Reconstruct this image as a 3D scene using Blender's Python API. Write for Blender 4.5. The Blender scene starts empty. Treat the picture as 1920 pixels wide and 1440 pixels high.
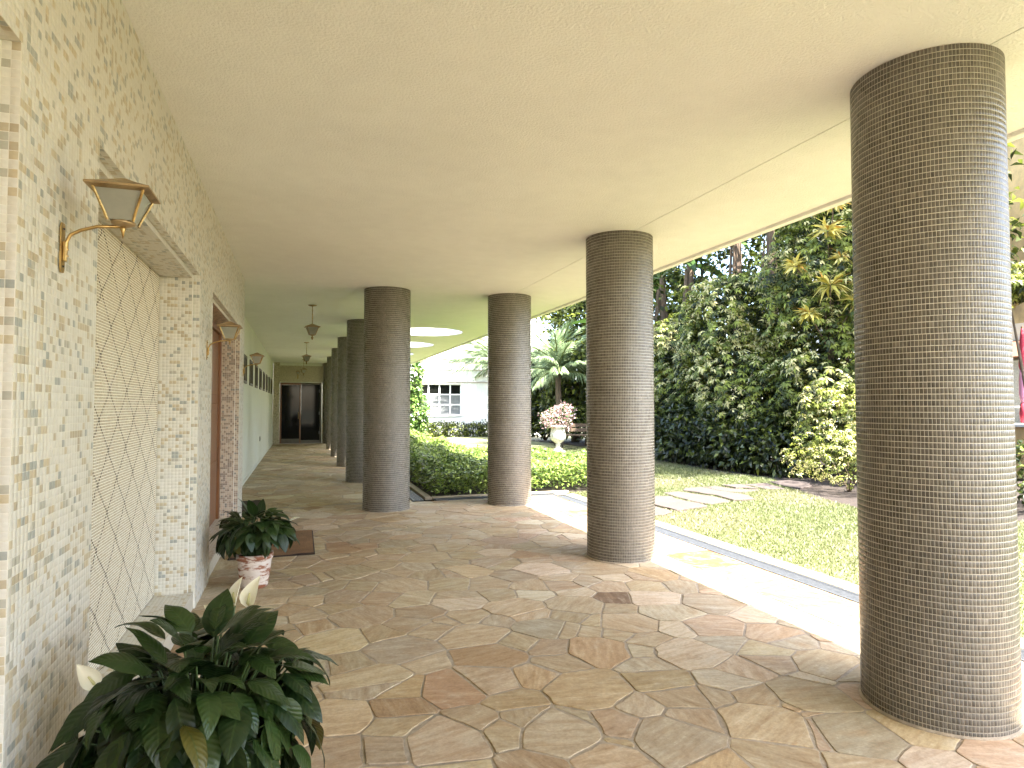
import bpy, bmesh, math
import numpy as np
from mathutils import Matrix, Vector
R = math.radians
rng = np.random.RandomState(11)
sc = bpy.context.scene
COL = sc.collection

# ------------------------------------------------------------------ camera, sky, sun, exposure
CAMZ = 1.45
cam = bpy.data.cameras.new('camera'); cam_o = bpy.data.objects.new('camera', cam); COL.objects.link(cam_o)
cam.sensor_fit = 'HORIZONTAL'; cam.sensor_width = 36; cam.lens = 22.277
cam.clip_start = .05; cam.clip_end = 1500
cam_o.location = (0, 0, CAMZ); cam_o.rotation_euler = (R(91.954), 0, R(-18.462))
sc.camera = cam_o
SUN = Vector((.318, -.60, 1)).normalized()
w = bpy.data.worlds.new('World'); sc.world = w; w.use_nodes = True
wn = w.node_tree; bg = wn.nodes['Background']; sky = wn.nodes.new('ShaderNodeTexSky')
sky.sky_type = 'NISHITA'; sky.sun_disc = False
sky.sun_elevation = math.asin(SUN.z); sky.sun_rotation = math.atan2(SUN.x, SUN.y)
sky.air_density = 1.0; sky.dust_density = 4.0; sky.ozone_density = .6; sky.altitude = 700
wn.links.new(sky.outputs[0], bg.inputs[0]); bg.inputs[1].default_value = .10
sl = bpy.data.lights.new('sun', 'SUN'); sl.energy = 3.0; sl.angle = R(.53); sl.color = (1, .965, .915)
so = bpy.data.objects.new('sun', sl); COL.objects.link(so); so.location = (8, -6, 20)
so.rotation_euler = SUN.to_track_quat('Z', 'Y').to_euler()
vs = sc.view_settings
vs.view_transform = 'Standard'; vs.look = 'None'; vs.gamma = 1; vs.use_curve_mapping = False
vs.exposure = 3.82
sc.render.engine = 'CYCLES'
cy = sc.cycles
cy.use_denoising = True; cy.max_bounces = 9; cy.diffuse_bounces = 7; cy.glossy_bounces = 3
cy.transmission_bounces = 4; cy.transparent_max_bounces = 6; cy.sample_clamp_indirect = 12
cy.caustics_reflective = False; cy.caustics_refractive = False

# ------------------------------------------------------------------ helpers: objects
def thing(name, label, cat, loc=(0, 0, 0), rz=0, group=None):
    o = bpy.data.objects.new(name, None); COL.objects.link(o)
    o.location = loc; o.rotation_euler = (0, 0, rz); o.empty_display_size = .1
    return tag(o, label, cat, group)
def tag(o, label, cat, group=None):
    o['label'] = label; o['category'] = cat
    if group: o['group'] = group
    return o
def link(name, me, mat=None, parent=None, smooth=False, kind=None, loc=None):
    if mat is not None and not me.materials: me.materials.append(mat)
    if smooth: me.polygons.foreach_set('use_smooth', [True] * len(me.polygons))
    o = bpy.data.objects.new(name, me); COL.objects.link(o)
    if parent is not None: o.parent = parent
    if kind: o['kind'] = kind
    if loc is not None: o.location = loc
    return o
def copy_tree(o, parent=None):
    c = o.copy(); COL.objects.link(c); c.parent = parent
    for ch in o.children: copy_tree(ch, c)
    return c
def np_mesh(name, V, F, fcol=None, vattr=None):
    """V (n,3), F (m,k) with k constant"""
    me = bpy.data.meshes.new(name); V = np.asarray(V, np.float32); F = np.asarray(F, np.int32)
    m, k = F.shape
    me.vertices.add(len(V)); me.vertices.foreach_set('co', V.ravel())
    me.loops.add(m * k); me.loops.foreach_set('vertex_index', F.ravel())
    me.polygons.add(m); me.polygons.foreach_set('loop_start', np.arange(0, m * k, k, dtype=np.int32))
    me.polygons.foreach_set('loop_total', np.full(m, k, np.int32))
    me.update(calc_edges=True)
    if fcol is not None:
        a = me.attributes.new('col', 'FLOAT_COLOR', 'FACE')
        c = np.ones((m, 4), np.float32); c[:, :3] = fcol; a.data.foreach_set('color', c.ravel())
    if vattr is not None:
        a = me.attributes.new('sc', 'FLOAT_VECTOR', 'POINT'); a.data.foreach_set('vector', np.asarray(vattr, np.float32).ravel())
    return me
class MB:
    def __init__(s): s.v = []; s.f = []
    def add(s, v, f):
        n = len(s.v); s.v += [tuple(p) for p in v]; s.f += [tuple(i + n for i in q) for q in f]; return s
    def box(s, x0, x1, y0, y1, z0, z1):
        return s.add([(x0,y0,z0),(x1,y0,z0),(x1,y1,z0),(x0,y1,z0),(x0,y0,z1),(x1,y0,z1),(x1,y1,z1),(x0,y1,z1)],
                     [(0,3,2,1),(4,5,6,7),(0,1,5,4),(1,2,6,5),(2,3,7,6),(3,0,4,7)])
    def tube(s, pts, r, seg=8, cap=True):
        pts = [Vector(p) for p in pts]; n = len(pts); rs = r if hasattr(r, '__len__') else [r] * n
        v = []; ref = None
        for i, p in enumerate(pts):
            d = (pts[min(i + 1, n - 1)] - pts[max(i - 1, 0)]).normalized()
            if ref is None: ref = d.orthogonal().normalized()
            a = (ref - d * ref.dot(d)).normalized(); b = d.cross(a); ref = a
            for k in range(seg):
                t = 2 * math.pi * k / seg; v.append(p + (a * math.cos(t) + b * math.sin(t)) * rs[i])
        f = [(i*seg+k, i*seg+(k+1) % seg, (i+1)*seg+(k+1) % seg, (i+1)*seg+k) for i in range(n-1) for k in range(seg)]
        if cap: f += [tuple(range(seg))[::-1], tuple((n-1)*seg+k for k in range(seg))]
        return s.add(v, f)
    def lathe(s, prof, seg=24, c=(0, 0, 0), sq=False):
        v = []; n = len(prof)
        for r, z in prof:
            for k in range(seg):
                t = 2*math.pi*(k + (.5 if sq else 0))/seg
                q = r * (math.sqrt(2) if sq else 1)
                v.append((c[0]+q*math.cos(t), c[1]+q*math.sin(t), c[2]+z))
        f = [(i*seg+k, i*seg+(k+1) % seg, (i+1)*seg+(k+1) % seg, (i+1)*seg+k) for i in range(n-1) for k in range(seg)]
        f += [tuple(range(seg))[::-1], tuple((n-1)*seg+k for k in range(seg))]
        return s.add(v, f)
    def prism(s, poly, z0, z1):
        n = len(poly)
        return s.add([(x, y, z0) for x, y in poly] + [(x, y, z1) for x, y in poly],
                     [tuple(range(n))[::-1], tuple(range(n, 2*n))] + [(i, (i+1) % n, n+(i+1) % n, n+i) for i in range(n)])
    def build(s, name, mat, parent=None, smooth=False, bevel=0, kind=None, loc=None):
        me = bpy.data.meshes.new(name); me.from_pydata(s.v, [], s.f)
        if bevel:
            bm = bmesh.new(); bm.from_mesh(me)
            bmesh.ops.bevel(bm, geom=[e for e in bm.edges], offset=bevel, segments=1, affect='EDGES', clamp_overlap=True)
            bm.to_mesh(me); bm.free()
        me.update()
        return link(name, me, mat, parent, smooth, kind, loc)
def holed(outer, holes, z0, z1):
    bm = bmesh.new()
    def fill(z):
        es = []
        for lp in [outer] + holes:
            vs_ = [bm.verts.new((x, y, z)) for x, y in lp]
            es += [bm.edges.new((vs_[i], vs_[(i+1) % len(vs_)])) for i in range(len(vs_))]
        bmesh.ops.triangle_fill(bm, use_beauty=True, edges=es)
        return es
    fill(z0); fill(z1); bm.verts.ensure_lookup_table()
    n = len(outer) + sum(map(len, holes)); s = 0
    for lp in [outer] + holes:
        m = len(lp)
        for i in range(m):
            a, b = s+i, s+(i+1) % m
            bm.faces.new([bm.verts[q] for q in (a, b, b+n, a+n)])
        s += m
    bmesh.ops.recalc_face_normals(bm, faces=bm.faces)
    me = bpy.data.meshes.new('slab'); bm.to_mesh(me); bm.free(); return me

# ------------------------------------------------------------------ helpers: materials
def nd(nt, t, ins=None, **props):
    n = nt.nodes.new(t)
    for k, v in props.items(): setattr(n, k, v)
    for k, v in (ins or {}).items():
        s = n.inputs[k]
        if isinstance(v, bpy.types.NodeSocket): nt.links.new(v, s)
        else: s.default_value = v
    return n
def c4(c, k=1.0): return (min(c[0]*k, 1), min(c[1]*k, 1), min(c[2]*k, 1), 1)
def coord(nt, scale=(1, 1, 1), attr=None):
    if attr: s = nd(nt, 'ShaderNodeAttribute', attribute_name=attr).outputs['Vector']
    else: s = nd(nt, 'ShaderNodeTexCoord').outputs['Object']
    return nd(nt, 'ShaderNodeMapping', {'Vector': s, 'Scale': scale}).outputs[0]
def noise(nt, scale, detail=4, rough=.55, st=(1, 1, 1), attr=None):
    return nd(nt, 'ShaderNodeTexNoise', {'Vector': coord(nt, st, attr), 'Scale': scale, 'Detail': detail, 'Roughness': rough}).outputs['Fac']
def mixc(nt, f, a, b, bt='MIX'):
    n = nd(nt, 'ShaderNodeMix', data_type='RGBA', blend_type=bt)
    for i, v in ((0, f), (6, a), (7, b)):
        if isinstance(v, bpy.types.NodeSocket): nt.links.new(v, n.inputs[i])
        else: n.inputs[i].default_value = v
    return n.outputs[2]
def rng_map(nt, f, a, b, c=0., d=1.):
    return nd(nt, 'ShaderNodeMapRange', {'Value': f, 'From Min': a, 'From Max': b, 'To Min': c, 'To Max': d}).outputs[0]
def mat(name, base, rough=.5, metallic=0, bump=None, vary=None, trans=0, spec=.5, attr=None, extra=None, rvar=0):
    m = bpy.data.materials.new(name); m.use_nodes = True; nt = m.node_tree
    b = nt.nodes['Principled BSDF']; b.inputs['Roughness'].default_value = rough
    b.inputs['Metallic'].default_value = metallic; b.inputs['Specular IOR Level'].default_value = spec
    if attr:
        colr = nd(nt, 'ShaderNodeAttribute', attribute_name=attr).outputs['Color']
    else:
        colr = nd(nt, 'ShaderNodeRGB'); colr.outputs[0].default_value = c4(base); colr = colr.outputs[0]
    if vary:
        for sc_, amt, st in vary:
            f = noise(nt, sc_, 5, .6, st)
            k = rng_map(nt, f, .3, .7, 1-amt, 1+amt)
            colr = mixc(nt, 1.0, colr, nd(nt, 'ShaderNodeCombineColor', {0: k, 1: k, 2: k}).outputs[0], 'MULTIPLY')
    if extra: colr = extra(nt, colr)
    nt.links.new(colr, b.inputs['Base Color'])
    if rvar: nt.links.new(rng_map(nt, noise(nt, 9, 3), .3, .7, max(rough-rvar, .02), rough+rvar), b.inputs['Roughness'])
    if bump:
        h = noise(nt, bump[0], 5, .6, bump[2] if len(bump) > 2 else (1, 1, 1))
        bp = nd(nt, 'ShaderNodeBump', {'Height': h, 'Strength': bump[1], 'Distance': .01}).outputs[0]
        nt.links.new(bp, b.inputs['Normal'])
    if trans:
        t = nd(nt, 'ShaderNodeBsdfTranslucent', {'Color': colr})
        mx = nd(nt, 'ShaderNodeMixShader', {0: trans, 1: b.outputs[0], 2: t.outputs[0]})
        nt.links.new(mx.outputs[0], nt.nodes['Material Output'].inputs[0])
    return m
def ramp_spots(color, scale, lo, hi, st=(1, 1, 1), k=1.0):
    def fn(nt, base):
        return mixc(nt, rng_map(nt, noise(nt, scale, 6, .65, st), lo, hi, 0, k), base, c4(color))
    return fn
def chain(*fs):
    def fn(nt, c):
        for f in fs: c = f(nt, c)
        return c
    return fn

m_tile = mat('wall_mosaic_tile', (1,1,1), .3, attr='col', vary=[(60, .06, (1,1,1)), (1.6, .05, (1,1,1))], bump=(90, .03))
m_grout = mat('wall_grout', (.70, .68, .61), .85, vary=[(14, .08, (1,1,1))], bump=(160, .2))
m_ptile = mat('panel_mosaic_tile', (1,1,1), .18, attr='col', vary=[(50, .05, (1,1,1))], bump=(70, .10))
m_pgrout = mat('panel_grout', (.86, .82, .70), .8)
m_ctile = mat('column_mosaic_tile', (1,1,1), .28, attr='col', vary=[(30, .10, (1,1,1)), (2.2, .07, (1,1,.5))], bump=(45, .05), rvar=.06, spec=.3)
m_cgrout = mat('column_grout', (.56, .53, .46), .8, vary=[(6, .12, (1,1,1))])
m_ceil = mat('ceiling_stucco', (.85, .85, .84), .9, vary=[(.7, .035, (1,1,1)), (6, .025, (1,1,1))], bump=(70, 1.0))
m_slab = mat('slab_concrete', (.62, .57, .46), .9, vary=[(2, .1, (1,1,1))], bump=(60, .2))
m_plaster = mat('far_wall_plaster', (.70, .71, .62), .85, vary=[(1.2, .04, (1,1,.3))], bump=(120, .3))
m_mortar = mat('paving_mortar', (.33, .275, .205), .95, vary=[(25, .22, (1,1,1)), (2.5, .18, (1,1,1))], bump=(140, .6))
def stone_mat():
    m = bpy.data.materials.new('flagstone'); m.use_nodes = True; nt = m.node_tree; b = nt.nodes['Principled BSDF']
    c = nd(nt, 'ShaderNodeAttribute', attribute_name='col').outputs['Color']
    streak = noise(nt, 3.2, 7, .68, (1, 7, 1), 'sc'); cloud = noise(nt, 4.5, 6, .62, (1, 1.8, 1), 'sc'); fine = noise(nt, 60, 5, .7, (1, 1, 1), 'sc')
    c = mixc(nt, rng_map(nt, streak, .48, .70, 0, .60), c, mixc(nt, 1.0, c, (.62, .50, .38, 1), 'MULTIPLY'))
    c = mixc(nt, rng_map(nt, streak, .46, .26, 0, .42), c, (.70, .61, .44, 1))
    c = mixc(nt, rng_map(nt, cloud, .52, .74, 0, .60), c, (.40, .27, .15, 1))
    c = mixc(nt, rng_map(nt, cloud, .44, .27, 0, .45), c, (.50, .45, .35, 1))
    blot = noise(nt, 13, 6, .7, (1, 2.2, 1), 'sc')
    c = mixc(nt, rng_map(nt, blot, .5, .68, 0, .5), c, mixc(nt, 1.0, c, (.60, .52, .42, 1), 'MULTIPLY'))
    c = mixc(nt, rng_map(nt, blot, .42, .28, 0, .45), c, (.62, .55, .42, 1))
    k = rng_map(nt, fine, .25, .75, .80, 1.18)
    c = mixc(nt, 1.0, c, nd(nt, 'ShaderNodeCombineColor', {0: k, 1: k, 2: k}).outputs[0], 'MULTIPLY')
    nt.links.new(c, b.inputs['Base Color'])
    nt.links.new(rng_map(nt, cloud, .3, .7, .60, .82), b.inputs['Roughness']); b.inputs['Specular IOR Level'].default_value = .25
    h = nd(nt, 'ShaderNodeMath', {0: streak, 1: nd(nt, 'ShaderNodeMath', {0: fine, 1: .25}, operation='MULTIPLY').outputs[0]}, operation='ADD').outputs[0]
    nt.links.new(nd(nt, 'ShaderNodeBump', {'Height': h, 'Strength': .55, 'Distance': .006}).outputs[0], b.inputs['Normal'])
    return m
m_stone = stone_mat()
m_sill = mat('sill_stone', (.46, .42, .34), .8, vary=[(6, .08, (1,1,1))])
m_kerb = mat('kerb_stone', (.30, .25, .17), .7, vary=[(4, .12, (1,1,1)), (40, .1, (1,1,1))], bump=(60, .3))
m_brass = mat('aged_brass', (.46, .31, .12), .34, .9, bump=(60, .12), extra=ramp_spots((.16, .085, .03), 22, .5, .72), rvar=.12)
m_roofbrass = mat('dark_brass_sheet', (.38, .27, .14), .42, .6, extra=ramp_spots((.13, .075, .03), 16, .5, .75), rvar=.12)
m_frost = mat('frosted_glass', (.46, .46, .39), .25, trans=.4, vary=[(9, .12, (1,1,1))])
m_iron = mat('dark_iron', (.05, .04, .03), .5, .6, vary=[(20, .3, (1,1,1))])
m_wood = mat('varnished_wood', (.19, .078, .028), .35, vary=[(5, .3, (6, 6, .5)), (30, .12, (3, 3, .2))], bump=(12, .15, (6, 6, .4)))
m_glassdark = mat('dark_window_glass', (.006, .0065, .0055), .05, spec=.2)
m_mat = mat('coir_mat', (.21, .115, .05), .95, vary=[(90, .35, (1,1,1)), (4, .25, (1,1,1))], bump=(240, .9))
m_matdark = mat('dark_rubber_mat', (.045, .028, .02), .9, vary=[(90, .3, (1,1,1))], bump=(240, .8))
m_terra = mat('worn_painted_terracotta', (.62, .53, .46), .8, vary=[(9, .12, (1,1,1))], bump=(40, .3),
              extra=ramp_spots((.26, .095, .045), 6, .49, .56, (1, 1, 3.4)))
m_soil = mat('soil', (.030, .020, .013), .95, vary=[(20, .4, (1,1,1))], bump=(60, 1.0))
m_groundm = mat('ground_earth', (.09, .085, .045), .95, vary=[(.8, .3, (1,1,1)), (12, .25, (1,1,1))], bump=(30, .6))
m_lawn = mat('lawn_turf', (.17, .175, .075), .95, vary=[(1.2, .22, (1,1,1)), (30, .35, (1,1,1))], bump=(120, 1.0))
m_grass = mat('grass_blade', (1,1,1), .5, attr='col', trans=.4)
m_path = mat('pink_path_stone', (.065, .048, .040), .85, vary=[(3, .16, (1,2,1)), (30, .15, (1,1,1))], bump=(25, .6))
m_leafv = mat('shrub_leaf', (1,1,1), .5, attr='col', trans=.34, spec=.3)
m_leafh = mat('ground_cover_leaf', (1,1,1), .35, attr='col', trans=.35)
m_leafd = mat('glossy_leaf', (1,1,1), .34, attr='col', trans=.2, spec=.35)
m_bark = mat('bark', (.11, .075, .045), .9, vary=[(8, .35, (3,3,.6))], bump=(18, .8, (3,3,.5)))
m_fibre = mat('palm_fibre_trunk', (.10, .068, .042), .95, vary=[(6, .4, (6,6,.5))], bump=(14, 1.0, (6,6,.4)))
m_white = mat('white_house_paint', (.78, .77, .72), .85, vary=[(1.5, .03, (1,1,1))], bump=(60, .15))
m_whitetrim = mat('white_window_paint', (.80, .80, .77), .5)
m_band = mat('moulding_line', (.42, .36, .32), .8)
m_curtain = mat('curtain', (.15, .155, .15), .9, vary=[(4, .2, (8, 1, .3))])
m_urn = mat('urn_stone', (.62, .60, .54), .8, vary=[(7, .15, (1,1,1))], bump=(40, .4), extra=ramp_spots((.18, .17, .13), 6, .55, .75))
m_steel = mat('galvanised_steel', (.11, .115, .12), .55, .6, vary=[(20, .15, (1,1,1))])
m_void = mat('drain_void', (.02, .02, .02), .9)
m_stain = mat('stained_render', (.62, .42, .19), .95, vary=[(1.1, .25, (1,1,.5)), (9, .12, (1,1,1))], bump=(30, .3), extra=ramp_spots((.17, .11, .06), .9, .5, .75, (1, 1, .35)))
m_greywall = mat('pebbledash_wall', (.42, .42, .38), .95, vary=[(30, .3, (1,1,1))], bump=(50, .8))
m_rooft = mat('brown_roof', (.17, .085, .045), .8, vary=[(6, .2, (1,1,1))])
m_red = mat('red_cloth', (.42, .035, .06), .8, vary=[(8, .15, (1,1,1))])
m_pink = mat('pink_cloth', (.72, .30, .42), .8)
m_tower = mat('tower_concrete', (.55, .56, .56), .8, vary=[(.3, .08, (1,1,1))])
m_louvre = mat('bronze_window_frame', (.12, .105, .075), .55, .2, vary=[(9, .15, (1,1,1))])
m_sky_tile = mat('skylight_lining', (.76, .74, .68), .8, vary=[(6, .06, (1,1,1))], bump=(60, .2))
def lily_mat():
    m = bpy.data.materials.new('lily_leaf'); m.use_nodes = True; nt = m.node_tree; b = nt.nodes['Principled BSDF']
    a = nd(nt, 'ShaderNodeAttribute', attribute_name='sc').outputs['Vector']
    sp = nd(nt, 'ShaderNodeSeparateXYZ', {0: a})
    ab = nd(nt, 'ShaderNodeMath', {0: sp.outputs[0]}, operation='ABSOLUTE').outputs[0]
    ph = nd(nt, 'ShaderNodeMath', {0: sp.outputs[1], 1: nd(nt, 'ShaderNodeMath', {0: ab, 1: .16}, operation='MULTIPLY').outputs[0]}, operation='SUBTRACT').outputs[0]
    vein = nd(nt, 'ShaderNodeMath', {0: nd(nt, 'ShaderNodeMath', {0: ph, 1: 62.}, operation='MULTIPLY').outputs[0]}, operation='SINE').outputs[0]
    ri = nd(nt, 'ShaderNodeObjectInfo').outputs['Random']
    c = mixc(nt, rng_map(nt, ri, 0, 1), (.010, .024, .006, 1), (.029, .054, .011, 1))
    c = mixc(nt, rng_map(nt, ri, .985, .988, 0, .8), c, (.10, .082, .015, 1))
    c = mixc(nt, rng_map(nt, vein, .2, 1, 0, .18), c, (.010, .026, .007, 1))
    c = mixc(nt, rng_map(nt, ab, .10, .02, 0, .6), c, (.045, .075, .022, 1))
    nt.links.new(c, b.inputs['Base Color']); b.inputs['Roughness'].default_value = .38; b.inputs['Specular IOR Level'].default_value = .35
    nt.links.new(nd(nt, 'ShaderNodeBump', {'Height': vein, 'Strength': .2, 'Distance': .002}).outputs[0], b.inputs['Normal'])
    t = nd(nt, 'ShaderNodeBsdfTranslucent', {'Color': c})
    mx = nd(nt, 'ShaderNodeMixShader', {0: .12, 1: b.outputs[0], 2: t.outputs[0]})
    nt.links.new(mx.outputs[0], nt.nodes['Material Output'].inputs[0])
    return m
m_lily = lily_mat()
m_stem = mat('lily_stem', (.06, .10, .03), .5)
m_spathe = mat('white_spathe', (.85, .82, .66), .5, trans=.25)
m_spadix = mat('spadix', (.55, .52, .25), .8)

# ------------------------------------------------------------------ ground, lawn
FZ = 0.0; CZ = 3.086
g = MB(); g.add([(-200,-200,-.06),(300,-200,-.06),(300,300,-.06),(-200,300,-.06)], [(0,1,2,3)])
o = g.build('ground', m_groundm); o['kind'] = 'structure'
LAWN = [(4.28,-6),(14,-6),(10.5,3.5),(8.8,5.3),(7.5,7.0),(7.75,7.9),(8.3,9.3),(8.95,10.4),(8.75,11.6),(9.0,14.6),(9.3,17),(9.6,20.2),(8.6,28.5),(6,29.3),(4.6,29.3),(4.3,14.0),(6.3,13.2),(6.1,11),(5.5,9.85),(4.28,9.85)]
o = MB().prism(LAWN, -.05, -.012).build('lawn', m_lawn); o['kind'] = 'structure'
o = MB().prism([(1.86,9.84),(5.5,9.86),(6.1,11),(6.3,13.2),(4.3,14),(4.55,29.3),(1.86,29.3)], -.05, -.02).build('planting_bed', m_soil); o['kind'] = 'structure'
SHB = [(8.95,10.4),(8.3,9.3),(7.75,7.9),(7.5,7.0),(8.8,5.3),(10.5,3.5),(20,3.5),(20,24),(9.6,24),(9.6,20.2),(9.3,17),(9.0,14.6),(8.75,11.6)]
o = MB().prism(SHB[::-1], -.05, -.004).build('shrub_bed', m_soil); o['kind'] = 'structure'

def in_poly(P, poly):
    x, y = P[:, 0], P[:, 1]; r = np.zeros(len(P), bool); n = len(poly)
    for i in range(n):
        x0, y0 = poly[i]; x1, y1 = poly[(i+1) % n]
        if y0 == y1: continue
        c = ((y0 > y) != (y1 > y)) & (x < (x1-x0)*(y-y0)/(y1-y0)+x0); r ^= c
    return r
PATH = [[(4.43,7.37),(4.82,8.02),(4.84,7.53),(4.58,7.37)], [(4.87,8.11),(5.36,8.89),(5.55,8.76),(5.52,8.46),(5.55,7.99),(5.53,7.73),(4.92,7.58)],
 [(5.71,9.24),(6.05,9.27),(6.24,8.6),(6.2,8.11),(5.75,7.92),(5.63,8.08),(5.65,8.6)], [(6.30,9.5),(6.7,9.59),(6.7,8.99),(6.8,8.54),(6.63,8.09),(6.26,8.1),(6.33,8.64),(6.16,9.28)],
 [(6.8,9.63),(7.12,9.67),(7.14,9.27),(7.5,9.0),(7.0,8.81),(6.77,9.04)], [(7.25,9.73),(7.62,9.68),(7.56,9.12),(7.23,9.33)],
 [(7.72,9.74),(8.26,9.76),(7.97,8.92),(7.66,9.09)], [(8.4,9.87),(8.89,9.89),(9.01,9.49),(8.68,9.09),(8.24,8.88),(8.21,9.24)]]
path = bpy.data.objects.new('garden_path', None); COL.objects.link(path); path['kind'] = 'structure'
for k, P in enumerate(PATH):
    P = np.array(P); c = P.mean(0); area = sum(P[i,0]*P[(i+1)%len(P),1]-P[(i+1)%len(P),0]*P[i,1] for i in range(len(P)))
    if area < 0: P = P[::-1]
    Q = []
    for i in range(len(P)):
        a, b = P[i], P[(i+1) % len(P)]
        for t in (0, .33, .66): Q.append(a+(b-a)*t+rng.uniform(-.025, .025, 2))
    MB().prism([tuple(q) for q in Q], -.05, .012+.012*(k % 2)).build('path_stone', m_path, path, bevel=.006)

# ------------------------------------------------------------------ paving of flagstones
def clip(poly, n, d):
    out = []; m = len(poly)
    for i in range(m):
        a, b = poly[i], poly[(i+1) % m]; da = n[0]*a[0]+n[1]*a[1]-d; db = n[0]*b[0]+n[1]*b[1]-d
        if da <= 0: out.append(a)
        if (da < 0 < db) or (db < 0 < da):
            t = da/(da-db); out.append((a[0]+(b[0]-a[0])*t, a[1]+(b[1]-a[1])*t))
    return out
SEEDS = """0.44,5.74,tl 0.41,4.52,tl 0.48,4.14,nm 0.24,4.11,yl 0.57,3.84,gl 0.29,3.73,tm 0.38,3.47,gl 0.52,3.31,om 0.47,3.11,bm 0.21,3.09,ym 0.44,2.94,tm 0.16,2.77,tm 0.37,2.76,gm 0.61,2.75,gl 0.78,3.24,rl 0.67,3.61,ws 1.06,3.93,tl 0.95,4.22,ts 0.84,4.11,tm 0.7,4.27,nm 0.8,4.79,tm 0.61,4.9,nm 1.15,4.65,Wl 0.81,4.47,nm 0.76,5.21,tl 1.06,5.47,nm 1.37,5.47,pl 0.52,5.29,tm 1.15,6.04,tl 1.2,5.12,nm 1.46,5.04,tm 1.44,4.67,tm 1.48,4.38,tl 1.12,4.28,tm 1.26,4.16,ws 1.56,3.91,tl 1.55,4.18,tm 1.28,3.72,tm 1.07,3.58,rl 1.44,3.58,pm 1.41,3.38,nm 0.94,3.28,tl 1.2,3.25,om 1,3,om 0.99,2.83,nm 0.87,2.76,nm 0.79,2.87,tm 1.12,2.66,gl 1.41,3.01,ol 1.75,4.07,tm 1.91,3.9,ts 1.81,3.75,ts 1.69,3.46,ol 2.05,5.34,wl 2.03,4.79,pm 2.1,4.94,ts 1.73,5.66,tl 1.85,6.09,wm 1.54,6.03,ts 2.07,6.56,pl 1.87,7.05,wm 1.35,6.81,tm 1.82,7.86,tm 1.32,7.96,wm 0.45,6.64,rm 0.65,6.76,bm 0.97,6.74,tl 0.72,5.92,tm 0.66,5.48,tm 0.25,6.01,tm 2.44,5.59,tm 2.55,5.14,tl 2.53,4.87,ws 2.88,4.84,pl 2.28,4.35,dm 2.54,4.24,wl 2.49,3.93,wl 2.37,4.62,pm 1.92,4.29,tl 2.18,4.12,ts 2.09,3.81,tl 1.95,3.67,tm 2.06,3.53,tm 1.92,3.38,ws 1.86,3.18,ws 2.19,3.25,wl 2.36,3.63,wm 2.58,3.59,pl 2.87,4.01,gl 2.49,3.33,gm 3.03,3.67,wm 2.89,3.32,gl 2.62,3.16,tm 2.55,2.99,tm 2.82,2.83,tl 2.34,2.96,tm 2.16,2.85,Wm 2.6,2.72,Ws 1.82,2.97,om 1.81,2.78,tm 2,2.73,ts 2.18,2.67,nm 2.44,2.59,tl 2.3,2.55,os 2.34,2.4,ts 2.04,2.44,tl 1.73,2.57,pm 1.57,2.46,gl 1.39,2.62,pm 1.31,2.5,ys 1.23,2.41,tm 2.34,2.24,gl 1.87,2.19,tm 2.92,4.46,gm 3.19,4.62,ps 3.25,4.07,wm 3.26,3.23,pl 3.19,3.46,wm 3.16,3.07,ws"""
TINT = dict(t=(.50,.425,.305), n=(.41,.335,.235), y=(.58,.50,.345), g=(.45,.415,.34), o=(.49,.38,.235), b=(.36,.25,.145),
            w=(.59,.54,.445), W=(.66,.62,.51), r=(.43,.295,.185), p=(.50,.405,.31), d=(.21,.155,.115), R=(.22,.10,.048), O=(.28,.175,.09), P=(.26,.18,.125), V=(.36,.31,.24))
for k_ in TINT:
    if k_ not in 'ROPVd': TINT[k_] = tuple(.68*a+.32*b_ for a, b_ in zip(TINT[k_], (.49, .415, .31)))
RAD = dict(s=.10, m=.15, l=.22)
pts = []
for q in SEEDS.split():
    a, b, c = q.split(','); pts.append((float(a), float(b), c[0], RAD[c[1]]))
FA = [(-1.06,-6),(3.375,-6),(3.375,9.6),(-1.06,9.6)]
FB = [(-1.06,9.6),(1.62,9.6),(1.62,25.55),(-1.06,25.55)]
keys = list('tngwWporyb'); prob = np.array([.36,.13,.14,.12,.04,.09,.05,.03,.03,.01]); prob /= prob.sum()
arr = np.array([p[:2] for p in pts]); rad = np.array([p[3] for p in pts]); n0 = len(pts)
for it in range(16000):
    if it % 3: x, y = rng.uniform(-1.15, 3.45), rng.uniform(-3.5, 9.7)
    else: x, y = rng.uniform(-1.15, 1.7), rng.uniform(9.5, 25.6)
    r = rng.choice([.12, .17, .23, .29], p=[.25, .35, .28, .12])
    if y < 0: r += .08
    d = np.hypot(arr[:, 0]-x, arr[:, 1]-y)
    if (d > (rad+r)*.76).all():
        arr = np.vstack([arr, [x, y]]); rad = np.append(rad, r)
        pts.append((x, y, keys[rng.choice(len(keys), p=prob)], r))
cells = []
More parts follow.
